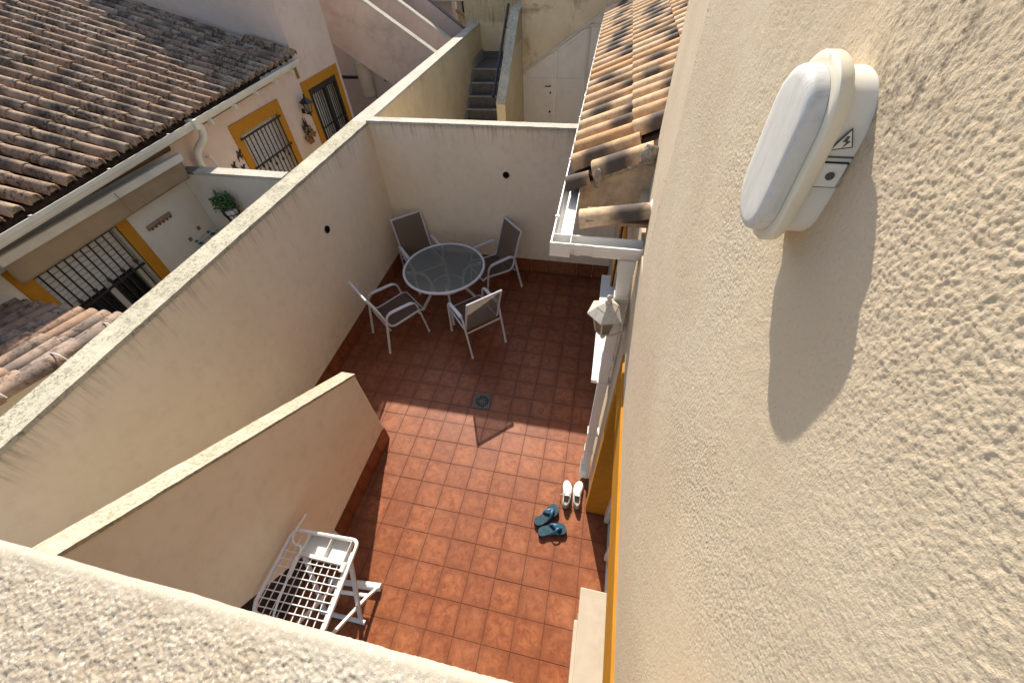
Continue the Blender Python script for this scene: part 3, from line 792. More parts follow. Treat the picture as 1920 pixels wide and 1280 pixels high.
# ridge-side hip tiles where the roof meets the upper wall
for k in range(2):
    o = link('flashing_tile', nt, None, nr); place(o, eb - rdown * (.30 + k * .3) + rn * .07 - ev * .06, rdown, rn, .03, nl)
# gutters
def gutter_pts(a, b, mat, w=.105, h=.085):
    a = Vector(a); b = Vector(b); d = (b - a).normalized(); side = Vector((d.y, -d.x, 0))
    if side.x < 0: side = -side
    return part('gutter', channel(a, b, w, h, side, .004), mat, NH)
g1 = gutter_pts((-3.80, -1.5, 2.612), (-4.117, 1.66, 2.612), 'aged_pvc', .110, .088)
g2 = gutter_pts((-4.115, 1.665, 2.620), (-4.335, 4.12, 2.620), 'aged_pvc')
part('union', MB().box(-4.13, -3.985, 1.63, 1.69, 2.605, 2.708), 'aged_pvc', g1, bevel=.006)
for k in range(5):
    u = (k + .5) / 5; p = Vector((-4.115, 1.665, 2.62)).lerp(Vector((-4.335, 4.12, 2.62)), u)
    part('bracket', MB().box(p.x + .04, p.x + .112, p.y - .009, p.y + .009, 2.57, 2.625), 'aged_pvc', g2)
for k in range(4):
    u = (k + .5) / 4; p = Vector((-3.80, -1.5, 2.612)).lerp(Vector((-4.117, 1.66, 2.612)), u)
    part('clip', MB().box(p.x + .09, p.x + .118, p.y - .010, p.y + .010, 2.694, 2.708), 'aged_pvc', g1)
part('downpipe', MB().tube(smooth_path([(-4.08, 1.76, 2.62), (-4.08, 1.765, 2.55), (-4.10, 1.74, 2.46), (-4.22, 1.66, 2.36), (-4.235, 1.62, 2.2), (-4.235, 1.62, 1.2), (-4.235, 1.62, 0.0)], 2), .040, 10), 'aged_pvc', NH)
part('wall_pipe', MB().tube(smooth_path([(-4.28, 1.79, 2.22), (-4.22, 1.79, 2.25), (-4.20, 1.80, 2.2), (-4.20, 1.81, 1.9), (-4.2, 1.81, 1.0)], 2), .013, 6), 'aged_pvc', NH)
part('vent_grille', MB().box(XN - .01, XN + .012, 4.02, 4.08, 2.46, 2.64), 'ochre_metal', NH, bevel=.003)

# awning above the first window (hangs from the house, but is a thing of its own)
AW = thing('awning', 'rolled-down beige cloth awning with pale bar above the barred window', 'awning', (-4.1, .4, 2.3))
part('front_bar', MB().hexa([(-4.13, -.62, 2.395), (-4.07, -.62, 2.395), (-4.07, 1.345, 2.395), (-4.13, 1.345, 2.395)], [(-4.13, -.62, 2.475), (-4.07, -.62, 2.475), (-4.07, 1.345, 2.475), (-4.13, 1.345, 2.475)]), 'awning_bar', AW, bevel=.012)
part('roller', MB().tube([(-4.2, -.62, 2.53), (-4.2, 1.345, 2.53)], .04, 12), 'fascia_brown', AW)
cl = MB(); rows = []
for j in range(9):
    rows.append([Vector((-4.115 + .006 * math.sin(k * .11 + 1) * (j / 8) - .02 * j / 8, -.60 + k * (1.93 / 40), 2.40 - .20 * j / 8 + 0)) for k in range(41)])
cl.v = [p for r in rows for p in r]
for j in range(8):
    for k in range(40): cl.f.append((j * 41 + k, (j + 1) * 41 + k, (j + 1) * 41 + k + 1, j * 41 + k + 1)); cl.sm.append(True)
o = part('cloth', cl, 'awning_cloth', AW); sd = o.modifiers.new('thickness', 'SOLIDIFY'); sd.thickness = .003
part('arm', MB().tube(bend([(-4.28, -.64, 2.42), (-4.1, -.64, 2.43)], .02), .012, 6), 'awning_bar', AW)
part('cord', MB().tube([(-4.062, .47, 2.46), (-4.058, .475, 2.40), (-4.075, .49, 2.32), (-4.08, .5, 2.22)], .004, 5), 'wood_brown', AW)

# wall between the neighbouring patios
TW = thing('dividing_wall', 'pale grey wall with white coping between the two neighbouring patios', 'wall', (-3.6, 1.45, 0))
part('wall_body', MB().box(-4.298, -2.94, 1.375, 1.50, -.05, 2.215), 'grey_render', TW)
part('coping', MB().box(-4.10, -2.945, 1.367, 1.508, 2.2165, 2.25), 'coping_clean', TW, wob=(.05, .003, 11))
part('coping_end_painted_shade', MB().box(-4.297, -4.1005, 1.37, 1.505, 2.2165, 2.245), 'step_stone', TW)  # shade put into the colour: this end of the coping is dark

# hanging basket with plant
PB = thing('hanging_planter', 'leafy green plant in a dark wire basket hung on the grey wall', 'plant', (-3.76, 1.25, 1.80))
bk = MB(); cb = Vector((-3.76, 1.25, 1.80))
for k in range(10):
    a = 2 * math.pi * k / 10
    bk.tube(smooth_path([cb + Vector((.09 * math.cos(a), .075 * math.sin(a), .12)), cb + Vector((.10 * math.cos(a + .3), .08 * math.sin(a + .3), .04)), cb + Vector((.07 * math.cos(a + .6), .055 * math.sin(a + .6), -.06)), cb + Vector((.01, 0, -.13))], 1), .004, 5)
for z, r in ((.12, .09), (.03, .098), (-.05, .075)):
    bk.tube([cb + Vector((r * math.cos(2 * math.pi * k / 16), r * .83 * math.sin(2 * math.pi * k / 16), z)) for k in range(17)], .005, 5, False)
bk.tube(smooth_path([cb + Vector((-.16, .07, .06)), cb + Vector((-.17, .05, -.02)), cb + Vector((-.16, .06, -.12))], 2), .006, 5)
part('basket', bk, 'black_iron', PB)
part('pot', MB().lathe([(.045, -.06), (.062, .05), (.07, .10), (.066, .10)], 14, cb + Vector((.02, -.01, -.01))), 'white_pvc', PB)
lf = MB(); rr = random.Random(3)
for k in range(260):
    d = Vector((rr.gauss(0, 1), rr.gauss(0, .9), rr.gauss(.25, .8))); d.normalize(); rad_ = rr.uniform(.3, 1.0) ** .7
    c0 = cb + Vector((-.025, 0, .15)) + Vector((d.x * .155, d.y * .105, d.z * .125)) * rad_
    if c0.y > 1.365: c0.y = 1.36
    L = rr.uniform(.03, .065); ax = Vector((rr.gauss(0, 1), rr.gauss(0, 1), rr.gauss(-.2, .6))).normalized(); sx = ax.cross(Vector((rr.gauss(0, 1), rr.gauss(0, 1), 1))).normalized()
    lf.add([c0, c0 + ax * L * .5 + sx * L * .28, c0 + ax * L, c0 + ax * L * .5 - sx * L * .28], [(0, 1, 2, 3)])
part('leaves', lf, 'leaf_green', PB, kind='stuff')
sm_ = MB()
for k in range(7):
    a = rr.uniform(0, 6.28); sm_.tube(smooth_path([cb + Vector((0, 0, .08)), cb + Vector((.05 * math.cos(a), .03 * math.sin(a), .16)), cb + Vector((.12 * math.cos(a), .05 * math.sin(a), .17 + rr.uniform(-.05, .05)))], 1), .003, 4)
part('stems', sm_, 'leaf_green', PB)

# wall airer, coat rack, small plaques on the grey wall
AR = thing('wall_airer', 'folding clothes airer with white rods and teal arms on the grey wall', 'clothes airer', (XN, 1.2, 1.55))
for yy in (1.03, 1.24):
    part('arm', MB().hexa([(XN, yy - .012, 1.50), (XN + .30, yy - .012, 1.42), (XN + .30, yy + .012, 1.42), (XN, yy + .012, 1.50)], [(XN, yy - .012, 1.54), (XN + .30, yy - .012, 1.46), (XN + .30, yy + .012, 1.46), (XN, yy + .012, 1.54)]), 'teal_plastic', AR)
for k in range(4):
    part('rod', MB().tube([(XN + .05 + k * .065, .98, 1.525 - k * .017), (XN + .05 + k * .065, 1.35, 1.525 - k * .017)], .006, 6), 'white_metal', AR)
CR = thing('coat_rack', 'brown wooden rack of small hooks beside the yellow window frame', 'hook rack', (XN, .8, 1.94))
part('board', MB().box(XN, XN + .022, .64, .97, 1.915, 1.965), 'wood_brown', CR, bevel=.006)
for k in range(6):
    y = .67 + k * .052
    part('hook', MB().tube(smooth_path([(XN + .02, y, 1.925), (XN + .045, y, 1.915), (XN + .05, y, 1.94)], 1), .005, 5), 'black_iron', CR)
for lab, y, z in (('small square brown plaque left of the teal airer arms', .985, 1.585), ('small square brown plaque above the teal airer arms', 1.16, 1.63)):
    o = part('plaque', MB().box(XN + .0005, XN + .012, y - .022, y + .022, z - .022, z + .022), 'ochre_metal', None, bevel=.004); tag(o, lab, 'plaque')

# swallows, lantern and dried-flower ornament on the pink wall
def swallow(y, z, s, rot, label):
    pts = [(0, .5), (.07, .38), (.10, .15), (.42, .30), (.62, .10), (.40, .12), (.14, -.08), (.20, -.55), (.03, -.22), (-.10, -.60), (-.10, -.08), (-.34, -.10), (-.60, -.38), (-.38, .06), (-.10, .18), (-.07, .38)]
    c_, s_ = math.cos(rot), math.sin(rot)
    o = part('swallow_ornament', MB().prism([(XN + .004, y + (a * c_ - b * s_) * s, z + (a * s_ + b * c_) * s) for a, b in pts], (.012, 0, 0)), 'black_iron', None, bevel=.003); tag(o, label, 'ornament')
swallow(2.285, 2.045, .135, .35, 'highest of the black swallow ornaments on the pink wall')
swallow(2.11, 1.955, .13, .55, 'black swallow ornament half hidden by white coping, left one')
swallow(2.235, 1.875, .12, .4, 'lowest black swallow ornament, just above the white coping')
def wall_lantern(name, label, base, facing, s=1.0, mats=('lantern_paint', 'lantern_glass')):
    """hexagonal wall lantern; base = wall point of the bracket, facing = outward direction"""
    f = Vector(facing); b = Vector(base); t_ = thing(name, label, 'lantern', tuple(b)); c = b + f * .135 * s + Vector((0, 0, .10 * s))
    part('backplate', MB().tube([b + f * .0 , b + f * .018 * s], .045 * s, 12), mats[0], t_)
    part('bracket', MB().tube(smooth_path([b + f * .01, b + f * .06 * s + Vector((0, 0, -.045 * s)), b + f * .125 * s + Vector((0, 0, -.05 * s)), c + Vector((0, 0, -.115 * s))], 2), .010 * s, 7), mats[0], t_)
    part('roof', MB().lathe([(.118 * s, .045 * s), (.122 * s, .055 * s), (.068 * s, .098 * s), (.066 * s, .102 * s), (.030 * s, .125 * s), (.022 * s, .128 * s)], 6, c, False, .26), mats[0], t_)
    part('finial', MB().lathe([(.022 * s, .128 * s), (.02 * s, .15 * s), (.010 * s, .156 * s), (.017 * s, .168 * s), (.014 * s, .18 * s), (.003 * s, .188 * s)], 10, c), mats[0], t_)
    part('glass', MB().lathe([(.048 * s, -.10 * s), (.080 * s, .044 * s)], 6, c, False, .26), mats[1], t_)
    for k in range(6):
        a = 2 * math.pi * k / 6 + .26; d = Vector((math.cos(a), math.sin(a), 0))
        part('rib', MB().tube([c + d * .051 * s + Vector((0, 0, -.105 * s)), c + d * .085 * s + Vector((0, 0, .046 * s))], .0065 * s, 5), mats[0], t_)
    part('base_cup', MB().lathe([(.006 * s, -.185 * s), (.016 * s, -.17 * s), (.014 * s, -.15 * s), (.030 * s, -.13 * s), (.052 * s, -.112 * s), (.054 * s, -.10 * s)], 12, c), mats[0], t_)
    return t_
wall_lantern('wall_lantern', 'dark grey lantern on the pink wall beside the gated door', (XN, 3.87, 2.06), (1, 0, 0), .85, ('black_iron', 'lantern_glass'))
OR = thing('wall_ornament', 'dark dried-flower ornament with spiky tips on the pink wall', 'ornament', (XN, 3.76, 1.78))
rr = random.Random(5); mb = MB()
for k in range(34):
    a = rr.uniform(0, 6.28); q = rr.uniform(0, .12); p = Vector((XN + .03 + rr.uniform(0, .04), 3.76 + math.cos(a) * q * 1.1, 1.74 + math.sin(a) * q))
    lm = lump(p, rr.uniform(.014, .030), (1, 1, 1), k); mb.add(lm.v, lm.f, True)
part('blossoms', mb, 'ochre_metal', OR, kind='stuff')
for dy, h in ((-.07, .17), (-.01, .25), (.03, .23)):
    part('spike', MB().tube([(XN + .03, 3.76 + dy * .4, 1.76), (XN + .03, 3.76 + dy, 1.76 + h * .6), (XN + .03, 3.76 + dy * 1.15, 1.76 + h)], [.020, .017, .002], 6), 'black_iron', OR)

# neighbour's outside stairs with sloping parapets
NS = thing('neighbour_staircase', 'pink outside staircase with stained sloping parapets behind the left wall', 'staircase', (-4.2, 7.3, 0))
Y1 = 6.75
def slope_wall(y, x0, z0, x1, z1, depth, th, mat, cap, name='parapet'):
    """wall facing -y whose top runs from (x0,z0) down to (x1,z1)"""
    o = part(name, MB().prism([(x0, y, z0 - depth), (x1, y, z1 - depth), (x1, y, z1), (x0, y, z0)], (0, th, 0)), mat, NS)
    dz = Vector((0, 0, .035))
    part('coping', MB().prism([(x0, y - .008, z0 + .001), (x1, y - .008, z1 + .001), Vector((x1, y - .008, z1)) + dz, Vector((x0, y - .008, z0)) + dz], (0, th + .016, 0)), cap, o, wob=(.08, .003, 8))
def zs(x, x0, z0, k): return z0 + k * (x - x0) - .035
slope_wall(Y1, -5.498, zs(-5.498, -4.343, 3.026, -.637), -3.02, zs(-3.02, -4.343, 3.026, -.637), 1.22, .12, 'pink_stair', 'coping_clean')
slope_wall(7.9, -5.498, zs(-5.498, -4.171, 2.866, -.642), -3.02, zs(-3.02, -4.171, 2.866, -.642), 1.2, .12, 'pink_stair', 'coping_clean')
slope_wall(9.0, -5.498, zs(-5.498, -3.892, 2.709, -.69), -3.02, zs(-3.02, -3.892, 2.709, -.69), 1.3, .10, 'pink_stair', 'step_stone')
for k in range(6):
    x1 = -3.02 - k * .22; z = 1.25 + k * .14
    part('step', MB().box(x1 - .24, x1, Y1 + .122, 7.898, z - .3, z), 'step_stone', NS)
TK = thing('water_heater', 'cream cylindrical water heater hanging under the pink stairs', 'water heater', (-4.88, 7.05, 1.3))
part('tank', MB().lathe([(.02, 1.30), (.12, 1.305), (.155, 1.33), (.162, 1.36), (.162, 1.96), (.13, 1.99), (.02, 2.0)], 24, (-4.88, 7.05, 0)), 'tank_cream', TK)
part('pipe', MB().tube(smooth_path([(-4.76, 7.05, 1.33), (-4.70, 7.05, 1.22), (-4.70, 7.09, .8)], 2), .015, 6), 'ochre_metal', TK)
part('mount', MB().box(-5.499, -5.03, 7.02, 7.08, 1.65, 1.70), 'black_iron', TK)

# small porch roof just beyond the left wall
PR = thing('porch_roof', 'small porch with mossy clay tiles just outside the left wall, near camera', 'porch', (-3.6, -1.4, 0))
pz, py, pxr = 2.04, -.655, -3.13
psl = .17
pd = Vector((0, 1, -psl)).normalized(); pn = Vector((0, psl, 1)).normalized()
part('porch_wall', MB().prism([(pxr - .04, py - .12, -.05), (pxr - .04, -3.2, -.05), (pxr - .04, -3.2, pz - .04 + (-.66 + 3.2) * psl), (pxr - .04, py - .12, pz - .05)], (-.12, 0, 0)), 'grey_render', PR)
pr_ = part('roof', MB().hexa([(-5.2, py - .03, pz - .06), (pxr - .03, py - .03, pz - .06), (pxr - .03, -3.2, pz - .06 + 2.5 * psl), (-5.2, -3.2, pz - .06 + 2.5 * psl)], [(-5.2, py - .03, pz - .03), (pxr - .03, py - .03, pz - .03), (pxr - .03, -3.2, pz - .03 + 2.5 * psl), (-5.2, -3.2, pz - .03 + 2.5 * psl)]), 'roof_underlay', PR)
pt_ = barrel(.42, .048, .060, 9, .011, 1.1).mesh('roof_tile'); pt_.materials.append(M['clay_porch'])
pl = wloc(PR)
for c_ in range(15):
    for r in range(7):
        low = Vector((pxr - .075 - c_ * .140, py, pz)) - pd * r * .36
        o = link('roof_tile', pt_, None, pr_); place(o, low - pd * .42 + pn * -.018, pd, pn, .02, pl)
for r in range(7):
    low = Vector((pxr + .008, py - .17, pz + .03)) - pd * r * .37
    o = link('verge_tile', pt_, None, pr_); place(o, low - pd * .42, pd, pn + Vector((.45, 0, 0)), .015, pl)
    lm = MB().tube([low + pn * .0 + Vector((-math.cos(a) * .062 + .018, .004, math.sin(a) * .068 + .004)) for a in [math.pi * k / 12 for k in range(4, 13)]], [.004 + .005 * abs(noise.noise(Vector((k * 1.7, r * 3.1, 0)))) for k in range(4, 13)], 6)
    part('mortar_line', lm, 'white_sill', pr_)

# ------------------------------------------------------------------ behind the back wall
RS = thing('rear_staircase', 'dark stone steps rising to a landing behind the back wall', 'staircase', (-2.2, 8, 0))
xs0, xs1 = -2.775, -1.652
steps = [(6.7, .38), (6.95, .57), (7.2, .76), (7.46, .95), (7.72, 1.14), (7.98, 1.34), (8.24, 1.55)]
for k, (y, z) in enumerate(steps):
    yn = steps[k + 1][0] if k + 1 < len(steps) else 9.2
    s_ = part('step', MB().box(xs0, xs1, y, yn + (.02 if k + 1 < len(steps) else 0), -.05 if k == 0 else z - .4, z), 'step_stone', RS, bevel=.004)
    part('nosing', MB().box(xs0, xs1, y - .02, y + .05, z + .001, z + .022), 'concrete', s_, bevel=.004)
    part('skirting', MB().prism([(xs0, y - .02, z + .12), (xs0, y + .10, z + .20), (xs0, yn, z + .20), (xs0, yn, z), (xs0, y - .02, z)], (.012, 0, 0)), 'concrete', s_)
part('skirting', MB().box(xs0, xs1, 9.185, 9.199, 1.551, 1.70), 'step_stone', RS)
# strips of white tape on two steps
for z, y in ((.571, 6.97), (.96, 7.48)):
    part('edge_strip', MB().box(-2.15, xs1 - .01, y - .045, y - .015, z + .022, z + .027), 'white_sill', RS)
rp = part('parapet', MB().prism([(-1.65, 5.9, -.05), (-1.65, 9.2, -.05), (-1.65, 9.2, 2.74), (-1.65, 7.45, 2.74), (-1.65, 5.9, 1.58)], (.17, 0, 0)), 'rear_render', RS)
part('coping', MB().prism([(-1.655, 5.89, 1.581), (-1.655, 7.45, 2.741), (-1.655, 9.2, 2.741), (-1.655, 9.2, 2.765), (-1.655, 7.44, 2.765), (-1.655, 5.89, 1.606)], (.18, 0, 0)), 'coping_lichen', rp, wob=(.06, .004, 9))
part('handrail', MB().tube([(-1.74, 6.05, 1.66), (-1.74, 7.65, 2.80)], .027, 8), 'black_iron', RS)
for y in (6.4, 7.3):
    z = 1.66 + (y - 6.05) * .7125
    part('rail_bracket', MB().tube([(-1.74, y, z - .02), (-1.70, y, z - .06), (-1.652, y, z - .06)], .009, 6), 'black_iron', RS)

RW = thing('rear_wall', 'mould-stained yellowish wall above the white under-stair doors', 'wall', (-.5, 7.7, 0))
YD = 7.6
dl = lambda x: 1.683 + (x + 1.471) * .634
part('stained_wall', MB().prism([(-1.475, YD, dl(-1.475)), (1.3, YD, dl(1.3)), (1.3, YD, 4.6), (-1.475, YD, 4.6)], (0, .15, 0)), 'stained_render', RW)
part('landing_wall', MB().box(-3.15, -1.476, 9.2, 9.35, -.05, 4.4), 'rear_render', RW)
part('side_wall', MB().box(-1.479, -1.33, 7.752, 9.199, -.05, 4.5), 'stained_render', RW)
UD = thing('understair_doors', 'white panelled cupboard doors with a sloping top under the rear stairs', 'door', (-.7, YD, 0))
part('top_moulding', MB().prism([(-1.475, YD - .03, dl(-1.475) - .035), (.9, YD - .03, dl(.9) - .035), (.9, YD - .03, dl(.9) + .01), (-1.475, YD - .03, dl(-1.475) + .01)], (0, .06, 0)), 'door_trim', UD)
def door_panel(x0, x1, name='door_leaf', z0=.02):
    f = part(name, MB().prism([(x0, YD + .02, z0), (x1, YD + .02, z0), (x1, YD + .02, dl(x1) - .04), (x0, YD + .02, dl(x0) - .04)], (0, .03, 0)), 'door_white', UD)
    fr = MB(); w = .07
    fr.box(x0 + .003, x0 + w, YD + .004, YD + .0195, z0, dl(x0) - .045); fr.box(x1 - w, x1 - .003, YD + .004, YD + .0195, z0, dl(x1 - w) - .045)
    fr.box(x0 + w, x1 - w, YD + .004, YD + .0195, 1.50, 1.57)
    fr.prism([(x0 + w, YD + .004, dl(x0 + w) - .12), (x1 - w, YD + .004, dl(x1 - w) - .12), (x1 - w, YD + .004, dl(x1 - w) - .046), (x0 + w, YD + .004, dl(x0 + w) - .046)], (0, .0155, 0))
    part('stile', fr, 'door_white', f, bevel=.004)
    return f
l1 = door_panel(-1.47, -.80); l2 = door_panel(-.795, -.16)
part('top_light', MB().prism([(-.155, YD + .02, .02), (.9, YD + .02, .02), (.9, YD + .02, dl(.9) - .04), (-.155, YD + .02, dl(-.155) - .04)], (0, .03, 0)), 'door_white', UD)
part('mullion', MB().box(-.155, -.10, YD - .005, YD + .019, .02, 2.44), 'door_trim', UD).name = 'mullion'
part('transom', MB().box(-.20, .9, YD - .006, YD + .0185, 2.445, 2.50), 'door_trim', UD)
part('handle', MB().tube(bend([(-.86, YD, 1.43), (-.86, YD - .05, 1.43), (-.98, YD - .05, 1.43)], .02), .010, 6), 'black_iron', l1)
part('lock', MB().tube([(-.86, YD + .003, 1.30), (-.86, YD - .012, 1.30)], .02, 10), 'black_iron', l1)
part('knob', MB().tube([(-.87, YD + .003, .92), (-.87, YD - .02, .92)], .022, 10), 'black_iron', l1)

# far terraces seen over the end of the left wall
FT = thing('far_house', 'distant house front with dark shutter and terracotta balustrade at the top edge', 'house', (-4, 10.5, 0))
part('wall', MB().box(-7, -3.0, 10.6, 10.9, 0, 4.5), 'pink_render', FT)
part('shutter', MB().box(-3.62, -3.05, 10.55, 10.6, 2.1, 2.55), 'black_plastic', FT)
part('post', MB().box(-3.72, -3.62, 10.0, 10.1, 1.2, 2.52), 'pink_render', FT, bevel=.01)
for k in range(5):
    part('baluster', MB().box(-3.58 + k * .13, -3.50 + k * .13, 10.05, 10.1, 1.5, 2.30 - k * .07), 'gable_render', FT, bevel=.01)
part('rail', MB().prism([(-3.62, 10.0, 2.33), (-3.0, 10.0, 2.0), (-3.0, 10.0, 2.05), (-3.62, 10.0, 2.38)], (0, .12, 0)), 'wood_brown', FT)
part('white_lintel', MB().box(-5.0, -3.03, 10.4, 10.54, 2.49, 2.56), 'white_pvc', FT)

# ------------------------------------------------------------------ lights fixed to the house wall
BL = thing('bulkhead_light', 'oval white bulkhead light with frosted cover on the stucco wall', 'wall light', (XH, -1.72, 3.99))
lc = Vector((XH, -1.735, 3.991))
def oval(hw, hh, d, n=40):
    """stadium outline in the wall plane, d = distance from the wall"""
    out = []
    hw *= .97; hh *= .89; d = d * .86 if d > 0 else d
    for k in range(n):
        a = 2 * math.pi * k / n; y = math.cos(a); z = math.sin(a)
        y = math.copysign(abs(y) ** .92, y); z = math.copysign(abs(z) ** .92, z)
        st = (hh - hw)
        out.append(lc + Vector((-d, y * hw, z * hw + (st if z > 1e-6 else (-st if z < -1e-6 else 0)))))
    return out
part('base', MB().loft([oval(.060, .103, -.004), oval(.060, .103, .034), oval(.058, .101, .036)]), 'fixture_white', BL)
part('rim', MB().loft([oval(.060, .105, .0355), oval(.071, .117, .036), oval(.0725, .1185, .039), oval(.0725, .1185, .051), oval(.070, .116, .0535), oval(.064, .109, .054)]), 'fixture_cream', BL)
part('diffuser', MB().loft([oval(.060, .105, .0545), oval(.0595, .1045, .069), oval(.0575, .1025, .0735), oval(.053, .098, .0765), oval(.046, .091, .0775), oval(.030, .075, .0778)]), 'diffuser_glass', BL)
yb_ = lc.y - .0604 * .97
tb = part('screw_tab', MB().box(XH - .0285, XH - .004, yb_ - .003, yb_ + .004, 3.982, 4.008), 'fixture_white', BL, bevel=.001)
part('tab_outline', MB().box(XH - .0293, XH - .003, yb_ - .0012, yb_ + .004, 3.9808, 4.0092), 'black_plastic', BL)
part('screw', MB().tube([(XH - .016, yb_ - .0028, 3.995), (XH - .016, yb_ - .0045, 3.995)], .0045, 12), 'drain_metal', tb)
def tri(pts, y, d): return MB().prism([(XH - .0185 + a * .78, y, 4.032 + b * .78) for a, b in pts], (0, d, 0))
part('warning_plate', tri([(-.0145, -.0135), (.0125, -.0085), (.0005, .0165)], yb_ - .001, -.0012), 'drain_metal', BL)
part('warning_triangle', tri([(-.0122, -.0112), (.0098, -.0068), (.0003, .0130)], yb_ - .0023, -.0008), 'fixture_white', BL)
part('warning_bolt', tri([(-.0018, .0065), (-.0040, -.0012), (.0008, -.0006), (-.0010, -.0088), (.0052, .0004), (.0010, .0004), (.0014, .0065)], yb_ - .0032, -.0006), 'drain_metal', BL)
part('seam', MB().box(XH - .0285, XH - .002, yb_ - .0008, yb_ + .002, 4.0135, 4.0150), 'drain_metal', BL)

wall_lantern('wall_lantern', 'beige hexagonal lantern beside the white downpipe on the house wall', (XH, -.43, 2.33), (-1, 0, 0), 1.0)

# ------------------------------------------------------------------ garden table and chairs
tc = Vector((-1.535, 1.99, 0))
TB = thing('garden_table', 'round garden table with frosted glass top and pale metal legs', 'table', tuple(tc))
part('glass_top', MB().lathe([(.02, .732), (.552, .732), (.552, .739), (.02, .739)], 64, tc), 'table_glass', TB)
part('rim', MB().tube([tc + Vector((.565 * math.cos(2 * math.pi * k / 72), .565 * math.sin(2 * math.pi * k / 72), .733)) for k in range(73)], .0185, 10, False, 1.0), 'frame_metal', TB)
part('parasol_cap', MB().lathe([(.028, .730), (.034, .740), (.034, .7435), (.020, .745), (.018, .736)], 20, tc), 'ochre_metal', TB)
for k in range(4):
    a = rad(-68 + 90 * k); d = Vector((math.cos(a), math.sin(a), 0)); s_ = Vector((-d.y, d.x, 0))
    path = bend([tc + d * .53 + Vector((0, 0, .715)), tc + d * .30 + Vector((0, 0, .69)), tc + d * .20 + Vector((0, 0, .40)), tc + d * .44 + Vector((0, 0, .006))], .14, 7)
    part('leg', MB().tube(path, .019, 8, True, 1.3), 'frame_metal', TB)
part('leg_ring', MB().tube([tc + Vector((.225 * math.cos(2 * math.pi * k / 40), .225 * math.sin(2 * math.pi * k / 40), .42)) for k in range(41)], .011, 8, False), 'frame_metal', TB)

def make_chair():
    t_ = thing('garden_chair', 'x', 'chair', (0, 0, 0), 0, 'garden chairs round the table')
    hw = .265
    for s_ in (-1, 1):
        x = s_ * hw
        pts = bend([(x, .64, 0), (x, .555, .635), (x, .13, .655), (x, .0, 0)], .10, 6)
        n_ = len(pts); k1 = n_ // 3; k2 = 2 * n_ // 3
        part('leg', MB().tube(pts[:8], .0135, 8, True, 1.35), 'frame_metal', t_, world=False)
        part('armrest', MB().tube(pts[7:9] if n_ < 12 else pts[5:n_ - 5], .0165, 8, True, 1.5, (1, 0, 0)), 'frame_metal', t_, world=False)
        part('leg', MB().tube(pts[-8:], .0135, 8, True, 1.35), 'frame_metal', t_, world=False)
        for fy in (.64, 0.0):
            part('foot_cap', MB().lathe([(.017, 0), (.018, .006), (.016, .030), (.013, .032)], 10, (x, fy + (-.002 if fy else .002), 0)), 'white_metal', t_, world=False)
        xs_ = s_ * (hw - .026)
        rail = bend([(xs_, .655, .405), (xs_, .60, .435), (xs_, .15, .385), (xs_, .03, .80), (xs_, -.035, .985)], .09, 6)
        part('side_rail', MB().tube(rail, .0125, 8, True, 1.25), 'frame_metal', t_, world=False)
    def sling(p, name, w=.232):
        mb = MB(); Q = bend(p, .085, 6)
        # subdivide so that the cloth sags a little between the rails
        P = []
        for a, b in zip(Q, Q[1:]):
            m_ = max(1, int((b - a).length / .05))
            for k in range(m_): P.append(a.lerp(b, k / m_))
        P.append(Q[-1]); nx = 8
        for i, q in enumerate(P):
            d = (P[min(i + 1, len(P) - 1)] - P[max(i - 1, 0)]).normalized(); nn = Vector((0, d.z, -d.y))
            if nn.z > 0: nn = -nn
            env = math.sin(math.pi * min(1, max(0, i / (len(P) - 1))))
            for k in range(nx + 1):
                u = -1 + 2 * k / nx; mb.v.append(Vector((u * w, q.y, q.z)) + nn * (.014 * (1 - u * u) * env))
        for i in range(len(P) - 1):
            for k in range(nx):
                a = i * (nx + 1) + k; mb.f.append((a, a + 1, a + nx + 2, a + nx + 1)); mb.sm.append(True)
        o = part(name, mb, 'sling_mesh', t_, world=False)
        return o
    sling([(0, .652, .412), (0, .60, .441), (0, .16, .392)], 'seat')
    sling([(0, .157, .395), (0, .15, .41), (0, .03, .80), (0, -.032, .975)], 'backrest')
    part('crossbar', MB().tube([(-hw + .02, -.035, .983), (hw - .02, -.035, .983)], .014, 8), 'frame_metal', t_, world=False)
    part('crossbar', MB().tube([(-hw, .115, .375), (hw, .115, .375)], .0115, 8), 'frame_metal', t_, world=False)
    part('crossbar', MB().tube([(-hw + .02, .655, .405), (hw - .02, .655, .405)], .0125, 8), 'frame_metal', t_, world=False)
    part('crossbar', MB().tube([(-hw, .57, .40), (hw, .57, .40)], .011, 8), 'frame_metal', t_, world=False)
    return t_
def dup(root, loc, rz, label):
    r = root.copy(); COL.objects.link(r); r.location = loc; r.rotation_euler = (0, 0, rz); r['label'] = label
    for ch in list(root.children):
        c = ch.copy(); COL.objects.link(c); c.parent = r
    return r
ch0 = make_chair()
spots = [((-.733, 1.206), 44.4, 'garden chair nearest the camera, its back turned to us'),
         ((-2.30, 1.072), -38.5, 'garden chair left of the table, seen from the side by the long wall'),
         ((-2.375, 2.80), -136, 'garden chair in the far left corner behind the table'),
         ((-.735, 2.80), 134, 'garden chair right of the table against the back wall')]
for k, ((x, y), a, lab) in enumerate(spots):
    if k == 0: ch0.location = (x, y, 0); ch0.rotation_euler = (0, 0, rad(a)); ch0['label'] = lab
    else: dup(ch0, (x, y, 0), rad(a), lab)

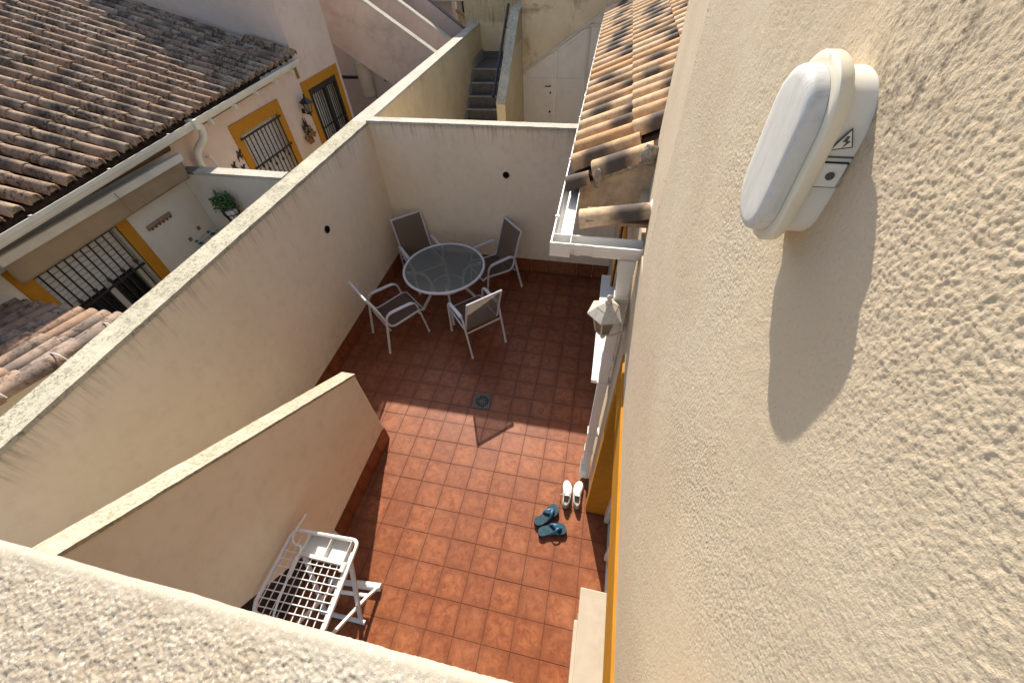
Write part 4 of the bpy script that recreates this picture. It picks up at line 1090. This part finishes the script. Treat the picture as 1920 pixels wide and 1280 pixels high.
# ------------------------------------------------------------------ floor drain
FD = thing('floor_drain', 'square dark metal floor drain set into the terracotta tiles', 'drain', (-.615, .357, 0), rad(4))
part('frame', MB().box(-.105, .105, -.105, -.080, .0022, .008).box(-.105, .105, .080, .105, .0022, .008).box(-.105, -.080, -.080, .080, .0022, .008).box(.080, .105, -.080, .080, .0022, .008)
     .prism([(-.08, -.08, .0022), (-.03, -.08, .0022), (-.08, -.03, .0022)], (0, 0, .0055)).prism([(.08, -.08, .0022), (.03, -.08, .0022), (.08, -.03, .0022)], (0, 0, .0055))
     .prism([(-.08, .08, .0022), (-.03, .08, .0022), (-.08, .03, .0022)], (0, 0, .0055)).prism([(.08, .08, .0022), (.03, .08, .0022), (.08, .03, .0022)], (0, 0, .0055)), 'drain_metal', FD, world=False)
part('pit_shade_plate', MB().box(-.081, .081, -.081, .081, .0021, .0032), 'hole_shade', FD, world=False)  # flat near-black plate, painted shade seen between the drain bars
for k in range(14):
    a = 2 * math.pi * k / 14; d = Vector((math.cos(a), math.sin(a), 0)); s_ = Vector((-d.y, d.x, 0)) * .005
    part('bar', MB().prism([d * .022 - s_ + Vector((0, 0, .0034)), d * .079 - s_ * 1.6 + Vector((0, 0, .0034)), d * .079 + s_ * 1.6 + Vector((0, 0, .0034)), d * .022 + s_ + Vector((0, 0, .0034))], (0, 0, .004)), 'drain_metal', FD, world=False)
part('hub', MB().lathe([(.026, .0034), (.026, .008), (.008, .010)], 16), 'drain_metal', FD, world=False)

# ------------------------------------------------------------------ white sneakers
def sneaker(loc, rz, mirror, lace, label):
    t_ = thing('sneaker', label, 'shoe', loc, rz, 'pair of white sneakers')
    L = .285; m = mirror
    def out(y, k=1.0):
        """half width left/right at y (0 heel .. 1 toe)"""
        ctrl = [(0, .010), (.03, .022), (.10, .032), (.25, .036), (.45, .038), (.65, .046), (.80, .046), (.92, .035), (.98, .018), (1, .006)]
        for (a, wa), (b, wb) in zip(ctrl, ctrl[1:]):
            if a <= y <= b: u = (y - a) / (b - a); u = u * u * (3 - 2 * u); return (wa + (wb - wa) * u) * k
        return .006
    def axis(y): return m * (.010 * math.sin(math.pi * y) - .012 * max(0, y - .6))
    ys = [0, .015, .05, .1, .2, .3, .4, .5, .6, .7, .8, .88, .94, .98, 1]
    def outline(k, z, dz=0): return [Vector((axis(y) - out(y, k), y * L, z)) for y in ys] + [Vector((axis(y) + out(y, k), y * L, z)) for y in ys[::-1]]
    part('sole', MB().loft([outline(.95, .002), outline(1.06, .008), outline(1.07, .024), outline(1.0, .032)]), 'shoe_sole', t_, world=False)
    # vamp and toe box: half-tube rings from mid-foot to toe
    rings = []
    for y, h in ((.40, .098), (.50, .090), (.60, .078), (.70, .066), (.80, .057), (.90, .050), (.96, .044), (.99, .036)):
        w = out(y, 1.0); rings.append([Vector((axis(y) + math.cos(a) * w * (1 if abs(math.cos(a)) > .99 else 1), y * L, .028 + max(0, math.sin(a)) ** .8 * (h - .028))) for a in [math.pi * k / 12 for k in range(13)]])
    part('upper', MB().loft(rings, True, True), 'shoe_leather', t_, world=False)
    # heel counter and collar: an open cup
    hy = [0, .02, .06, .12, .2, .28, .36, .44]
    def loop(k, z, slope=0): 
        l = [Vector((axis(y) - out(y, k) , .004 + y * L, z + slope * abs(y - .2) * 2)) for y in hy]; r = [Vector((axis(y) + out(y, k), .004 + y * L, z + slope * abs(y - .2) * 2)) for y in hy[::-1]]
        return l + r
    part('collar', MB().loft([loop(1.0, .028), loop(1.0, .055), loop(.92, .075, .02), loop(.80, .082, .02), loop(.72, .076, .02), loop(.72, .036)], True, False), 'shoe_leather', t_, world=False)
    part('heel_tab', MB().loft([loop(1.02, .03)[:4] + loop(1.02, .03)[-4:], [p + Vector((0, 0, .034)) for p in loop(1.01, .03)[:4] + loop(1.01, .03)[-4:]]], True, True), 'shoe_lining', t_, world=False)
    part('insole', MB().loft([loop(.74, .034), loop(.74, .038)]), 'shoe_lining', t_, world=False)
    part('tongue', MB().loft([[Vector((axis(y) - w, y * L, z)), Vector((axis(y), y * L, z + .008)), Vector((axis(y) + w, y * L, z)), Vector((axis(y), y * L, z - .004))] for y, w, z in ((.33, .022, .102), (.45, .021, .098), (.62, .018, .080))], True), 'lace_white', t_, world=False)
    for k in range(5):
        y = .42 + k * .055; z = .104 - k * .008
        part('lace', MB().tube(smooth_path([(axis(y) - .026, y * L, z - .012), (axis(y) - .01, y * L + .004 * (-1) ** k, z + .002), (axis(y) + .012, y * L - .004 * (-1) ** k, z + .002), (axis(y) + .026, y * L + .006, z - .012)], 1), .0034, 5), 'lace_white', t_, world=False)
    if lace:
        for pts in ([(0, .115, .104), (-.03, .108, .102), (-.055, .112, .07), (-.068, .110, .03)], [(0, .115, .104), (.02, .10, .106), (.035, .088, .10), (.045, .095, .08)], [(0, .115, .105), (-.02, .128, .112), (-.035, .112, .104), (-.012, .108, .106)]):
            part('lace', MB().tube(smooth_path(pts, 2), .003, 5), 'lace_white', t_, world=False)
    return t_
sneaker((.553, -.745, 0), rad(1.5), 1, True, 'left white sneaker of the pair, its lace loose')
sneaker((.668, -.728, 0), rad(-1.0), -1, False, 'right white sneaker of the pair, nearest the house wall')

# ------------------------------------------------------------------ blue flip-flops
def flipflop(heel, toe, m, label):
    h = Vector(heel); e = Vector(toe); d = e - h; L = d.length
    t_ = thing('flip_flop', label, 'flip-flop', (h.x, h.y, 0), math.atan2(-d.x, d.y), 'pair of blue flip-flops')
    ctrl = [(0, .014), (.04, .034), (.15, .046), (.35, .044), (.55, .047), (.75, .058), (.88, .053), (.96, .034), (1, .012)]
    def w(y):
        for (a, wa), (b, wb) in zip(ctrl, ctrl[1:]):
            if a <= y <= b: u = (y - a) / (b - a); return wa + (wb - wa) * u * u * (3 - 2 * u)
        return .01
    ys = [k / 24 for k in range(25)]
    def ax(y): return m * .014 * math.sin(math.pi * y) - m * .006
    def zc(y): return .006 * (1 - math.sin(math.pi * min(1, y * 1.2)))
    def ol(k, z): return [Vector((ax(y) - w(y) * k, y * L, z + zc(y))) for y in ys] + [Vector((ax(y) + w(y) * k, y * L, z + zc(y))) for y in ys[::-1]]
    part('sole', MB().loft([ol(.97, .0), ol(1.0, .006), ol(1.02, .037), ol(.99, .040)]), 'flip_navy', t_, world=False)
    part('insole', MB().loft([ol(.93, .0398), ol(.92, .0415)]), 'flip_insole', t_, world=False)
    tp_ = Vector((ax(.82), .82 * L, .044))
    for s_ in (-1, 1):
        y0 = .42; a = Vector((ax(y0) + s_ * w(y0) * .96, y0 * L, .034)); 
        pth = smooth_path([a, a + Vector((s_ * .004, .02, .026)), Vector((ax(.62) + s_ * .030, .62 * L, .082)), Vector((ax(.74) + s_ * .010, .74 * L, .076)), tp_ + Vector((0, 0, .022))], 2)
        part('strap', MB().tube(pth, [.010 + .004 * math.sin(math.pi * k / (len(pth) - 1)) for k in range(len(pth))], 8, True, .38, (s_ * .5, 0, .85)), 'flip_strap', t_, world=False)
    part('toe_post', MB().tube([tp_ - Vector((0, 0, .004)), tp_ + Vector((0, 0, .026))], .006, 8), 'flip_strap', t_, world=False)
    return t_
flipflop((.285, -.965), (.478, -.752), 1, 'blue flip-flop pointing diagonally, farther from the camera')
flipflop((.325, -1.035), (.590, -.945), -1, 'blue flip-flop pointing right, nearer the camera')

# ------------------------------------------------------------------ ironing board stand beside the stair wall
IB = thing('ironing_board', 'bare white wire-mesh ironing board with iron tray beside the stair wall', 'ironing board', (-1.26, -2.0, 0))
ZB = .92
x0, x1, yn, yf = -1.53, -.985, -2.24, -1.635
fr = bend([(x0, -2.15, ZB), (x0 - .002, yf - .025, ZB), (x1, yf, ZB), (x1 + .03, yn, ZB), (x0 + .03, yn + .02, ZB), (x0, -2.15, ZB)], .055, 6)
part('frame', MB().tube(fr, .0145, 8, False, 1.25), 'white_metal', IB)
part('side_plate', MB().hexa([(x1 - .022, -1.72, ZB - .05), (x1 - .012, -1.72, ZB - .05), (x1 + .018, yn, ZB - .05), (x1 + .008, yn, ZB - .05)], [(x1 - .022, -1.72, ZB), (x1 - .012, -1.72, ZB), (x1 + .018, yn, ZB), (x1 + .008, yn, ZB)]), 'white_metal', IB)
n_ = 10
for k in range(n_):
    u = (k + .5) / n_; xa_ = x0 + (x1 - x0) * u
    part('wire', MB().tube([(xa_, yf - .16 if xa_ > -1.42 else yf - .03, ZB - .006), (xa_ + .03 * u, yn, ZB - .006)], .0042, 5), 'white_metal', IB)
for k in range(9):
    y = -1.80 - k * .052
    part('wire', MB().tube([(x0 + .004, y - .012, ZB + .001), (x1 + .02, y + .002, ZB + .001)], .0042, 5), 'white_metal', IB)
tr0, tr1, ty0, ty1 = -1.385, -1.035, -1.795, -1.655
tray = MB()
tray.box(tr0, tr1, ty0, ty1, ZB - .045, ZB - .040).box(tr0 - .006, tr0, ty0, ty1, ZB - .045, ZB + .012).box(tr1, tr1 + .006, ty0, ty1, ZB - .045, ZB + .012).box(tr0 - .006, tr1 + .006, ty1, ty1 + .006, ZB - .045, ZB + .012).box(tr0 - .006, tr1 + .006, ty0 - .026, ty0, ZB - .045, ZB + .012)
tray.box(-1.205, -1.197, ty0, ty1, ZB - .040, ZB + .004)
part('iron_tray', tray, 'white_pvc', IB, bevel=.004)
part('woven_strap', MB().hexa([(x0 + .09, yn - .03, ZB + .010), (x1 + .035, yn - .055, ZB + .010), (x1 + .03, yn + .0, ZB + .012), (x0 + .09, yn + .03, ZB + .012)], [(x0 + .09, yn - .03, ZB + .016), (x1 + .035, yn - .055, ZB + .016), (x1 + .03, yn + .0, ZB + .018), (x0 + .09, yn + .03, ZB + .018)]), 'woven_grey', IB)
part('lower_frame', MB().tube(bend([(x0 + .1, -2.62, ZB - .03), (x0 + .1, -2.27, ZB - .03), (x1 + .02, -2.29, ZB - .03), (x1 + .03, -2.62, ZB - .03)], .05, 5), .012, 8), 'white_metal', IB)
for k in range(7):
    xa_ = x0 + .17 + k * .062
    part('wire', MB().tube([(xa_, -2.62, ZB - .035), (xa_, -2.285, ZB - .035)], .004, 5), 'white_metal', IB)
part('cord_rod', MB().tube(smooth_path([(-1.475, -1.545, ZB + .05), (-1.485, -1.60, ZB + .04), (-1.50, -1.70, ZB + .04), (-1.455, -1.765, ZB + .045), (-1.385, -1.765, ZB + .05), (-1.362, -1.80, ZB + .05), (-1.37, -1.86, ZB + .05), (-1.355, -2.02, ZB + .05), (-1.335, -2.20, ZB + .045), (-1.33, -2.23, ZB + .0)], 2), .008, 7), 'white_metal', IB)
part('cord_sleeve', MB().tube([(-1.372, -1.835, ZB + .05), (-1.368, -1.85, ZB + .05), (-1.358, -1.97, ZB + .05), (-1.357, -1.985, ZB + .05)], [.013, .016, .016, .013], 10), 'white_pvc', IB)
part('clip', MB().box(x1 - .045, x1 - .01, -1.865, -1.80, ZB - .005, ZB + .022), 'white_pvc', IB, bevel=.006)
# crossed legs
part('foot', MB().tube([(-1.232, -1.805, .034), (-1.002, -1.785, .034)], .034, 16), 'white_pvc', IB)
part('foot_tube', MB().tube([(-1.50, -1.83, .034), (-1.225, -1.8045, .034)], .024, 12), 'frame_metal', IB)
part('foot_bar', MB().tube([(-1.35, -1.905, .13), (-1.06, -1.88, .13)], .016, 8), 'white_metal', IB)
part('leg', MB().tube([(-1.022, -1.795, .055), (-1.05, -1.90, .16), (-1.10, -2.42, .70), (-1.11, -2.56, .86)], .015, 8, True, 1.3), 'white_metal', IB)
part('leg', MB().tube([(-1.40, -1.83, .055), (-1.39, -2.42, .70), (-1.38, -2.56, .86)], .015, 8, True, 1.3), 'white_metal', IB)
part('leg', MB().hexa([(-1.085, -2.05, .02), (-1.050, -2.05, .02), (-1.050, -2.075, .02), (-1.085, -2.075, .02)], [(-1.03, -1.74, ZB - .03), (-.995, -1.74, ZB - .03), (-.995, -1.765, ZB - .03), (-1.03, -1.765, ZB - .03)]), 'frame_metal', IB, bevel=.004)
part('leg', MB().hexa([(-1.43, -2.05, .02), (-1.395, -2.05, .02), (-1.395, -2.075, .02), (-1.43, -2.075, .02)], [(-1.45, -1.74, ZB - .03), (-1.415, -1.74, ZB - .03), (-1.415, -1.765, ZB - .03), (-1.45, -1.765, ZB - .03)]), 'frame_metal', IB, bevel=.004)
part('foot_bar', MB().tube([(-1.45, -2.065, .02), (-1.03, -2.06, .02)], .018, 8), 'frame_metal', IB)
